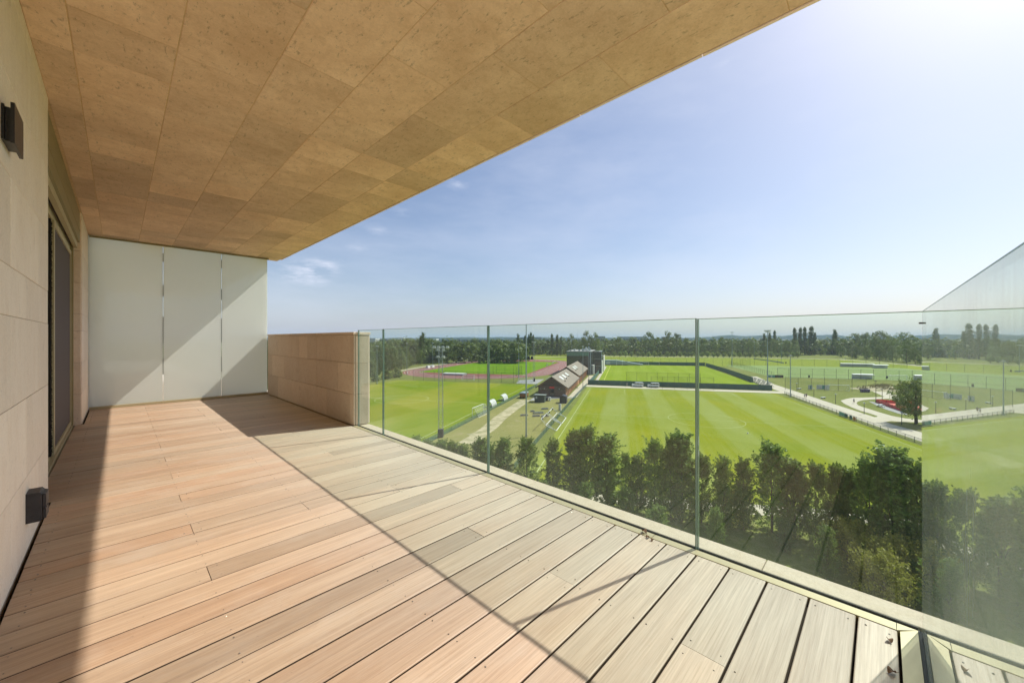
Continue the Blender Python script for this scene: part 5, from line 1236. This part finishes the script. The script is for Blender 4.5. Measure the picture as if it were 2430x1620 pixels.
# ------------------------------------------------------------------ vans
M['van_white'] = plain('white_car_paint', (.72, .74, .74), .25, var=.03, spec=.6); M['tint'] = plain('dark_window_glass', (.02, .025, .03), .06, spec=.9, var=.05); M['tyre'] = plain('tyre_rubber', (.02, .02, .02), .8)
M['redlens'] = plain('red_lens', (.4, .02, .02), .2); M['lens'] = plain('clear_lens', (.6, .62, .62), .1)
def van(P, rz, label):
    t = thing('van', label, 'van', P, rz, 'white vans parked by the windscreen')
    Lp = [(-2.45, .42), (-2.40, .95), (-2.30, 1.12), (-1.62, 1.32), (-.95, 1.92), (-.6, 2.0), (2.30, 1.98), (2.44, 1.75), (2.47, .95), (2.47, .40), (-2.2, .32)]
    import bmesh
    me = MB().prism(Lp, 'y', -.94, .94).mesh('body', M['van_white'])
    bm = bmesh.new(); bm.from_mesh(me); bmesh.ops.bevel(bm, geom=[e for e in bm.edges if e.calc_length() < 2.9 and abs(e.verts[0].co.y - e.verts[1].co.y) < .01], offset=.07, segments=2, affect='EDGES'); bm.to_mesh(me); bm.free()
    link('body', me, t)
    for s_ in (-1, 1):
        y0, y1 = sorted((s_ * .935, s_ * .948))
        part('side_window', MB().prism([(-1.42, 1.32), (-.92, 1.78), (-.45, 1.80), (-.45, 1.30)], 'y', y0, y1), M['tint'], t)
        part('side_window', MB().prism([(-.35, 1.30), (-.35, 1.80), (.75, 1.80), (.75, 1.28)], 'y', y0, y1), M['tint'], t)
        part('side_window', MB().prism([(.85, 1.28), (.85, 1.80), (2.15, 1.78), (2.25, 1.32)], 'y', y0, y1), M['tint'], t)
        part('door_handle', MB().box(-.62, -.45, *sorted((s_ * .948, s_ * .965)), 1.08, 1.12), M['charcoal'], t)
        part('sill', MB().box(-1.0, 1.1, *sorted((s_ * .94, s_ * .96)), .33, .45), M['charcoal'], t)
        part('mirror', MB().box(-1.28, -1.12, *sorted((s_ * .95, s_ * 1.13)), 1.22, 1.45), M['charcoal'], t)
        part('headlight', MB().box(-2.42, -2.28, *sorted((s_ * .55, s_ * .88)), .82, 1.02), M['lens'], t)
        part('tail_light', MB().box(2.455, 2.49, *sorted((s_ * .80, s_ * .92)), .95, 1.5), M['redlens'], t)
        for x in (-1.55, 1.45):
            w = part('wheel', MB().tube((x, s_ * .74, .33), (x, s_ * .955, .33), .33, .33, 18), M['tyre'], t); part('rim', MB().tube((x, s_ * .956, .33), (x, s_ * .972, .33), .20, .18, 12), M['steel'], w)
    part('windscreen', MB().quadbox([(-1.66, -.80, 1.36), (-1.62, -.80, 1.35), (-1.62, .80, 1.35), (-1.66, .80, 1.36), (-1.06, -.72, 1.87), (-1.0, -.72, 1.86), (-1.0, .72, 1.86), (-1.06, .72, 1.87)]), M['tint'], t)
    part('bumper', MB().box(-2.52, -2.38, -.88, .88, .38, .66), M['charcoal'], t)
    part('rear_window', MB().box(2.44, 2.475, -.7, .7, 1.25, 1.75), M['tint'], t)
va = PX(1513, 918); vb = PX(1550.7, 919.5)
for P, lab in ((va, 'left white van parked in front of the green windscreen'), (vb, 'right white van parked in front of the green windscreen')):
    p, q = toPQ(P); van(Wp(178.9, q), PHI - R(90), lab)

# ------------------------------------------------------------------ clubhouse
M['darkwood'] = plain('dark_stained_boards', (.075, .055, .042), .8, var=.35, scale=3); M['brick'] = plain('orange_brick', (.50, .27, .16), .85, var=.2, scale=2.0); M['rooftile'] = plain('brown_roof_shingle', (.24, .20, .16), .9, var=.25, scale=2.5)
M['brownwall'] = plain('brown_boarded_wall', (.13, .085, .06), .85, var=.3, scale=2)
M['signred'] = plain('red_sign', (.75, .03, .03), .5, var=.05)
ch = thing('clubhouse', 'long brown clubhouse with dark boarded gable, shingle roofs and brick side', 'building', Wp(139.4, 25.0), PHI)
hw, eh, rh = 5.1, 3.9, 7.3
for (xa, xb, dz, nm) in ((.3, 38.5, 0, 'a'), (39.0, 83.5, .9, 'b')):
    part('wall', MB().prism([(-hw, -.1), (hw, -.1), (hw, eh + dz), (0, rh - .35 + dz), (-hw, eh + dz)], 'x', xa + .25, xb), M['brick'], ch)
    for s_ in (-1, 1):
        rf = MB(); o = 1.0; ze = eh + dz - (rh - eh) / hw * o
        yy = [s_ * (hw + o), 0]; rf.quadbox([(xa - .6, yy[0], ze), (xb + .4, yy[0], ze), (xb + .4, 0, rh + dz), (xa - .6, 0, rh + dz), (xa - .6, yy[0], ze + .22), (xb + .4, yy[0], ze + .22), (xb + .4, 0, rh + dz + .22), (xa - .6, 0, rh + dz + .22)])
        r_ = part('roof', rf, M['rooftile'], ch)
        part('fascia', MB().box(xa - .62, xb + .42, *sorted((s_ * (hw + o), s_ * (hw + o + .07))), ze - .25, ze + .2), M['darkwood'], ch)
    # boarded gable
    y = -hw
    while y < hw - .05:
        w = .48; top = rh - .25 + dz - (rh - eh) / hw * max(abs(y), abs(y + w))
        part('gable_board', MB().box(xa + (.02 if nm == 'a' else .05) * (1 if int(y * 7) % 2 else 0) + .08, xa + .22, y + .012, min(hw, y + w) - .012, (eh - .1 if nm == 'a' else 2.0), top), M['darkwood'], ch); y += w
    if nm == 'a': part('front_wall', MB().box(.05, .24, -hw, hw, -.1, eh - .12), M['brownwall'], ch)
slope = (rh - eh) / hw
def on_roof(x, y, dz): return (rh + dz + .22 - slope * abs(y))
for (x, y, dz) in ((9, -2.2, 0), (16, -2.2, 0), (24.5, -2.2, 0), (50, -2.2, .9), (57, -2.2, .9)):
    z0, z1 = on_roof(x, y - .8, dz), on_roof(x, y + .8, dz)
    part('skylight', MB().quadbox([(x - 1.6, y - .8, z0 + .02), (x + 1.6, y - .8, z0 + .02), (x + 1.6, y + .8, z1 + .02), (x - 1.6, y + .8, z1 + .02), (x - 1.6, y - .8, z0 + .16), (x + 1.6, y - .8, z0 + .16), (x + 1.6, y + .8, z1 + .16), (x - 1.6, y + .8, z1 + .16)]), M['offwhite'], ch)
for (x, y, dz) in ((7, -3.9, 0), (14, -3.4, 0), (23, -3.2, 0), (45, -3.6, .9), (52, -3.4, .9)):
    z = on_roof(x, y, dz); part('roof_vent', MB().tube((x, y, z - .1), (x, y, z + .45), .16, .16, 7).tube((x, y, z + .45), (x, y, z + .55), .25, .2, 7), M['black'], ch)
for i in range(20):
    x = 3 + i * 4.1
    if 37 < x < 40: continue
    part('brick_pier', MB().box(x, x + .35, -hw - .32, -hw - .005, 0, 3.4), M['brick'], ch)
    if i % 3 == 1: part('side_door', MB().box(x + 1.2, x + 2.3, -hw - .06, -hw - .004, 0, 2.2), M['darkwood'], ch)
    elif i % 2 == 0: part('side_window', MB().box(x + 1.0, x + 3.2, -hw - .05, -hw - .004, 2.2, 2.9), M['offwhite'], ch)
part('sign_board', MB().box(-.04, .045, -.9, .9, 3.15, 3.72), M['signred'], ch)
part('front_door', MB().box(-.02, .045, -.85, .65, 0, 2.5), M['tint'], ch)
part('front_door_frame', MB().box(-.03, .046, -.95, -.86, 0, 2.6).box(-.03, .046, .66, .75, 0, 2.6).box(-.03, .046, -.95, .75, 2.51, 2.62), M['shed_green'], ch)
part('front_window', MB().box(0, .045, -4.3, -2.1, 2.4, 3.0), M['tint'], ch); part('front_window', MB().box(0, .045, 2.0, 4.4, 2.5, 3.0), M['tint'], ch)
part('wall_light', MB().box(-.15, .045, -2.9, -2.6, 2.9, 3.05), M['white'], ch); part('wall_light', MB().box(-.15, .045, 2.7, 3.0, 2.9, 3.05), M['white'], ch)

# ------------------------------------------------------------------ glass office building
M['greenglass'] = plain('green_glass_band', (.10, .22, .18), .12, spec=.9, var=.1, scale=.6); M['darkglass'] = plain('dark_facade_glass', (.025, .035, .038), .08, spec=.9, var=.3, scale=.4); M['concrete'] = plain('pale_concrete', (.52, .51, .47), .85, var=.1, scale=.4); M['bluegrey'] = plain('blue_grey_panel', (.30, .36, .38), .5)
ob = thing('office_building', 'dark glass building with a green glass band and rooftop machines behind the clubhouse', 'building', Wp(229, 17.5), PHI)
HB = 13.6
part('wall', MB().box(0, 34, .2, 14.5, 0, HB), M['charcoal'], ob)
part('roof', MB().box(-.25, 34.2, -.05, 14.8, HB + .002, HB + .35), M['asphalt'], ob)
for i in range(10):
    y = 1.4 + i * 1.32
    part('green_pane', MB().box(-.16, -.01, y, y + 1.26, HB - 2.4, HB - .1), M['greenglass'], ob)
    part('dark_pane', MB().box(-.14, -.01, y, y + 1.26, HB - 6.2, HB - 2.5), M['darkglass'], ob)
    part('dark_pane', MB().box(-.12, -.01, y, y + 1.26, .4, HB - 6.35), M['darkglass'], ob)
for i in range(14):
    x = .3 + i * 2.4
    part('side_pane', MB().box(x, x + 2.3, .04, .19, 4.2, HB - .2), M['darkglass'], ob)
part('corner_column', MB().box(-.3, .02, .15, .8, 0, HB), M['bluegrey'], ob)
tw = MB(); tw.box(12, 33, -5.0, -.06, 0, HB - .2); part('stair_tower', tw, M['darkglass'], ob)
for i in range(5):
    part('tower_mullion', MB().box(11.85, 11.98, -5.0 + i * 1.22, -4.86 + i * 1.22, 0, HB - .1), M['bluegrey'], ob)
part('tower_mullion', MB().box(11.84, 11.98, -5.0, -.1, 4.5, 4.7).box(11.84, 11.98, -5.0, -.1, 8.9, 9.1), M['bluegrey'], ob)
part('tower_column', MB().box(11.6, 12.3, -5.35, -5.02, 0, HB), M['bluegrey'], ob)
part('wing_wall', MB().box(13, 33.5, -5.45, -5.02, 0, 7.6), M['concrete'], ob)
part('wing_wall', MB().box(24, 42, -5.95, -5.47, 0, 10.2), M['concrete'], ob)
part('low_wall', MB().box(2, 11.5, -1.2, -.1, 0, 5.6), M['concrete'], ob)
part('escape_stair', MB().tube((-1.2, 5.2, 4.2), (-1.2, 5.8, 8), .07).tube((-1.2, 7.6, 4.2), (-1.2, 7.2, 8), .07).box(-1.6, -.2, 5.1, 7.7, 4.1, 4.25).tube((-1.2, 5.2, 5.3), (-1.2, 7.6, 5.3), .05), M['steel'], ob)
for i, (x, y, w, d_, h) in enumerate(((3, 2, 1.2, 1.2, 1.0), (5, 4.5, 2.2, 1.6, 1.3), (4, 7, 1.0, 1.0, .8), (6, 10, 1.6, 1.2, 1.0), (3, 12.2, .8, .8, .7), (9, 1.6, 1.4, 1.4, 1.7), (12, 3.5, 2.4, 1.4, 1.4), (16, 1.5, 1.6, 1.6, 1.1))):
    part('roof_machine', MB().box(x, x + w, y, y + d_, HB + .36, HB + .36 + h), M[('offwhite', 'steel', 'bluegrey')[i % 3]], ob)
part('roof_fan', MB().tube((9.6, 2.4, HB + 2.1), (9.6, 2.4, HB + 2.9), .5, .4, 12), M['steel'], ob); part('roof_fan', MB().tube((13.2, 4.2, HB + 1.8), (13.2, 4.2, HB + 2.6), .5, .4, 12), M['steel'], ob)
t = thing('low_building', 'low dark sloping building at the far left corner of the fenced pitch', 'building', PX(1458, 866), PHI - R(90))
part('wall', MB().box(-14, 10, 0, 5, 0, 3.0), M['charcoal'], t); part('roof', MB().prism([(-16, 2.6), (-6, 3.9), (2, 3.9), (22, .9), (22, .6), (-16, .6)], 'y', -.3, 5.5), M['bluegrey'], t); part('white_panel', MB().box(-6.5, -3.2, -.45, -.32, .6, 2.8), M['offwhite'], t)
for x in (1.5, 6.0): part('white_post', MB().box(x, x + .3, -.8, -.5, 0, 5.0), M['white'], t)

# ------------------------------------------------------------------ buildings far off
M['farwhite'] = plain('pale_cladding', (.60, .62, .62), .7, var=.06, scale=.1); M['fargrey'] = plain('grey_cladding', (.22, .25, .28), .7, var=.1, scale=.1); M['farbrick'] = plain('far_brick', (.30, .20, .16), .8, var=.1, scale=.1)
def far_building(u0, u1, vt, vb, dist, label, mw, mr, n=6, rooft=1.0):
    A, B = at_dist(u0, dist), at_dist(u1, dist); c = ((A[0] + B[0]) / 2, (A[1] + B[1]) / 2, ZG); w = (Vector(B) - Vector(A)).length; rz = math.atan2(B[1] - A[1], B[0] - A[0])
    h = max(4.0, topz(c, vt) - ZG); t = thing('distant_building', label, 'building', c, rz)
    part('wall', MB().box(-w / 2, w / 2, 0, min(60, w * .6), 0, h - rooft), M[mw], t); part('roof', MB().box(-w / 2 - .5, w / 2 + .5, -.5, min(60, w * .6) + .5, h - rooft + .002, h), M[mr], t)
    for i in range(n):
        x = -w / 2 + w * (i + .2) / n; part('window', MB().box(x, x + w / n * .6, -.12, -.01, h * .55, h * .75), M['tint'], t)
    return t
far_building(840, 890, 803, 818, 420, 'white block showing above the wood beside the parapet end', 'farwhite', 'farwhite', 3)
far_building(982, 1035, 804.0, 808, 1100, 'long low white warehouse behind the pair of poplars', 'steel_blue', 'farwhite', 8, 3)
far_building(944, 958, 801, 803, 1300, 'small pale warehouse left of the pair of poplars', 'farwhite', 'farwhite', 3)
far_building(1225, 1285, 800.5, 806, 1200, 'long grey warehouse behind the poplar clump', 'fargrey', 'fargrey', 8)
far_building(1366, 1382, 804.2, 806, 1000, 'white roofed shed behind the glass building', 'fargrey', 'farwhite', 3)
far_building(1414, 1436, 797.5, 804, 1100, 'dark grey box shaped block right of the glass building', 'fargrey', 'steel_blue', 4)
far_building(1437, 1460, 804.4, 806.5, 1000, 'low white warehouse right of the grey block', 'fargrey', 'farwhite', 4, 3)
far_building(1478, 1532, 798.5, 806, 1200, 'long blue grey factory behind the far wood', 'steel_blue', 'fargrey', 8)
far_building(1575, 1600, 799, 805, 1300, 'small grey block behind the dome shaped crown', 'fargrey', 'fargrey', 4)
far_building(2162, 2182, 820, 826, 620, 'white flat roofed hall left of the glass corner', 'farbrick', 'farwhite', 4, 1.6)
far_building(2185, 2215, 820, 826, 600, 'white flat roofed hall at the glass corner', 'farbrick', 'farwhite', 4, 1.6)
far_building(2160, 2200, 812, 818, 900, 'brick houses behind the white halls', 'farbrick', 'fargrey', 6)
for (u, vt, lab) in ((1370.5, 781, 'thin radio mast above the glass building'), (1608, 784, 'thin radio mast left of the wide glass joint'), (795, 785, 'thin radio mast above the parapet'), (2168, 793, 'thin pylon at the right horizon'), (2017, 786, 'thin pylon above the broad trees')):
    P = at_dist(u, 1500); h = topz(P, vt) - ZG; t = thing('radio_mast', lab, 'mast', P); part('mast_leg', MB().tube((-.9, 0, 0), (0, 0, h), .35, .25, 4).tube((.9, 0, 0), (0, 0, h), .35, .25, 4), M['steel'], t); part('mast_arm', MB().box(-2.5, 2.5, -.2, .2, h * .9, h * .9 + .4), M['steel'], t)

# ------------------------------------------------------------------ people
def skin(name, V, Ed, Rd, m, parent, root=0):
    me = bpy.data.meshes.new(name); me.from_pydata(V, Ed, []); me.materials.append(m)
    o = link(name, me, parent); md = o.modifiers.new('skin', 'SKIN')
    for i, r in enumerate(Rd): me.skin_vertices[0].data[i].radius = (r, r)
    me.skin_vertices[0].data[root].use_root = True
    o.modifiers.new('sub', 'SUBSURF').levels = 1; o.modifiers['sub'].render_levels = 1; return o
M['skin'] = plain('skin', (.45, .28, .20), .6); M['hair'] = plain('brown_hair', (.06, .04, .03), .8)
def person(P, rz, label, top, legs, ph=1):
    """walker, about 1.75 m, mid stride; body one surface, clothes and hair over it"""
    t = thing('person', label, 'person', P, rz); s = .30 * ph
    V = [(0, 0, .95), (0, 0, 1.15), (0, .01, 1.38), (0, .02, 1.50), (0, .03, 1.62), (0, .03, 1.70),
         (-.18, 0, 1.40), (-.23, -.10 * ph, 1.14), (-.22, .04 - .16 * ph, .90), (-.22, .07 - .18 * ph, .82), (.18, 0, 1.40), (.23, .10 * ph, 1.14), (.22, .08 + .14 * ph, .92), (.22, .10 + .18 * ph, .84),
         (-.09, .02, .88), (-.10, .05 + s * .55, .50), (-.10, s, .09), (-.10, s + .14, .03), (.09, .02, .88), (.10, .04 - s * .3, .50), (.10, -s * 1.1, .12), (.10, -s * 1.1 + .13, .03)]
    Ed = [(0, 1), (1, 2), (2, 3), (3, 4), (4, 5), (2, 6), (6, 7), (7, 8), (8, 9), (2, 10), (10, 11), (11, 12), (12, 13), (0, 14), (14, 15), (15, 16), (16, 17), (0, 18), (18, 19), (19, 20), (20, 21)]
    Rd = [.14, .125, .15, .055, .095, .08, .065, .045, .032, .035, .065, .045, .032, .035, .09, .058, .038, .03, .09, .058, .038, .03]
    skin('body', V, Ed, Rd, M['skin'], t)
    skin('shirt', [V[0], V[1], V[2], V[6], V[7], V[10], V[11]], [(0, 1), (1, 2), (2, 3), (3, 4), (2, 5), (5, 6)], [.155, .145, .168, .08, .062, .08, .062], top, t)
    skin('shorts', [V[0], V[14], (V[14][0], (V[14][1] + V[15][1]) / 2, .62), V[18], (V[18][0], (V[18][1] + V[19][1]) / 2, .62)], [(0, 1), (1, 2), (0, 3), (3, 4)], [.155, .105, .088, .105, .088], legs, t)
    skin('hair', [(0, .01, 1.66), (0, 0, 1.735)], [(0, 1)], [.095, .085], M['hair'], t)
    for V_ in (V[17], V[21]): part('shoe', MB().prism([(V_[1] - .17, 0), (V_[1] + .07, 0), (V_[1] + .06, .05), (V_[1] - .06, .09), (V_[1] - .17, .08)], 'x', V_[0] - .045, V_[0] + .045), M['white'], t)
M['cl_grey'] = plain('grey_cloth', (.38, .38, .42), .9); M['cl_white'] = plain('white_cloth', (.70, .70, .70), .9); M['cl_dark'] = plain('dark_cloth', (.03, .03, .04), .9); M['cl_pink'] = plain('pale_pink_cloth', (.55, .42, .42), .9)
def on_pix(u, v): P = PX(u, v); return (P[0], P[1], ZG + .037)
person(on_pix(1909.5, 945), PHI + R(90), 'walker in a light top on the pale path, left one of the pair', M['cl_white'], M['cl_grey'])
person(on_pix(1913.6, 944), PHI + R(90), 'walker in dark clothes on the pale path, right one of the pair', M['cl_dark'], M['cl_dark'], -1)
person(on_pix(2026.2, 957.5), R(200), 'lone walker in a grey top and dark shorts on the curved path', M['cl_grey'], M['cl_dark'])
person(on_pix(1053.7, 866), PHI + R(-90), 'walker in a white top and dark trousers on the forest path behind the track', M['cl_white'], M['cl_dark'])
person(on_pix(1488, 916.5), PHI, 'person in pale clothes standing left of the two white vans', M['cl_pink'], M['cl_white'], .4)
# two bicycles leaning by the clubhouse wall
def bicycle(P, rz, label):
    t = thing('bicycle', label, 'bicycle', P, rz)
    for x in (-.52, .52):
        rg = MB(); n = 16
        for i in range(n):
            a0, a1 = 6.283 * i / n, 6.283 * (i + 1) / n; rg.tube((x + .33 * math.cos(a0), 0, .34 + .33 * math.sin(a0)), (x + .33 * math.cos(a1), 0, .34 + .33 * math.sin(a1)), .018, .018, 4, False)
        part('wheel', rg, M['tyre'], t)
    f = MB(); f.tube((-.52, 0, .34), (-.15, 0, .80), .018).tube((-.52, 0, .34), (-.05, 0, .34), .016).tube((-.05, 0, .34), (-.18, 0, .90), .02).tube((-.05, 0, .34), (.38, 0, .78), .02).tube((-.15, 0, .80), (.38, 0, .85), .02).tube((.52, 0, .34), (.36, 0, .98), .018); part('frame', f, M['black'], t)
    part('handlebar', MB().tube((.36, -.26, 1.0), (.36, .26, 1.0), .015), M['black'], t); part('saddle', MB().prism([(-.30, .92), (-.06, .92), (-.08, .97), (-.28, .98)], 'y', -.06, .06), M['black'], t)
bicycle(Wp(163, 18.8), PHI + R(80), 'bicycle parked against the clubhouse brick wall'); bicycle(Wp(165, 18.8), PHI + R(84), 'second bicycle parked farther along the clubhouse brick wall')

# ------------------------------------------------------------------ the air
hz, t_, o_ = mat('haze'); pv = t_.nodes.new('ShaderNodeVolumePrincipled'); pv.inputs['Density'].default_value = .00013; pv.inputs['Color'].default_value = (.50, .66, .90, 1); pv.inputs['Anisotropy'].default_value = 0
t_.links.new(pv.outputs[0], o_.inputs['Volume'])
link('haze', MB().box(-5200, 5200, -5200, 5200, ZG - 1.0, 45).mesh('haze', hz), kind='stuff')
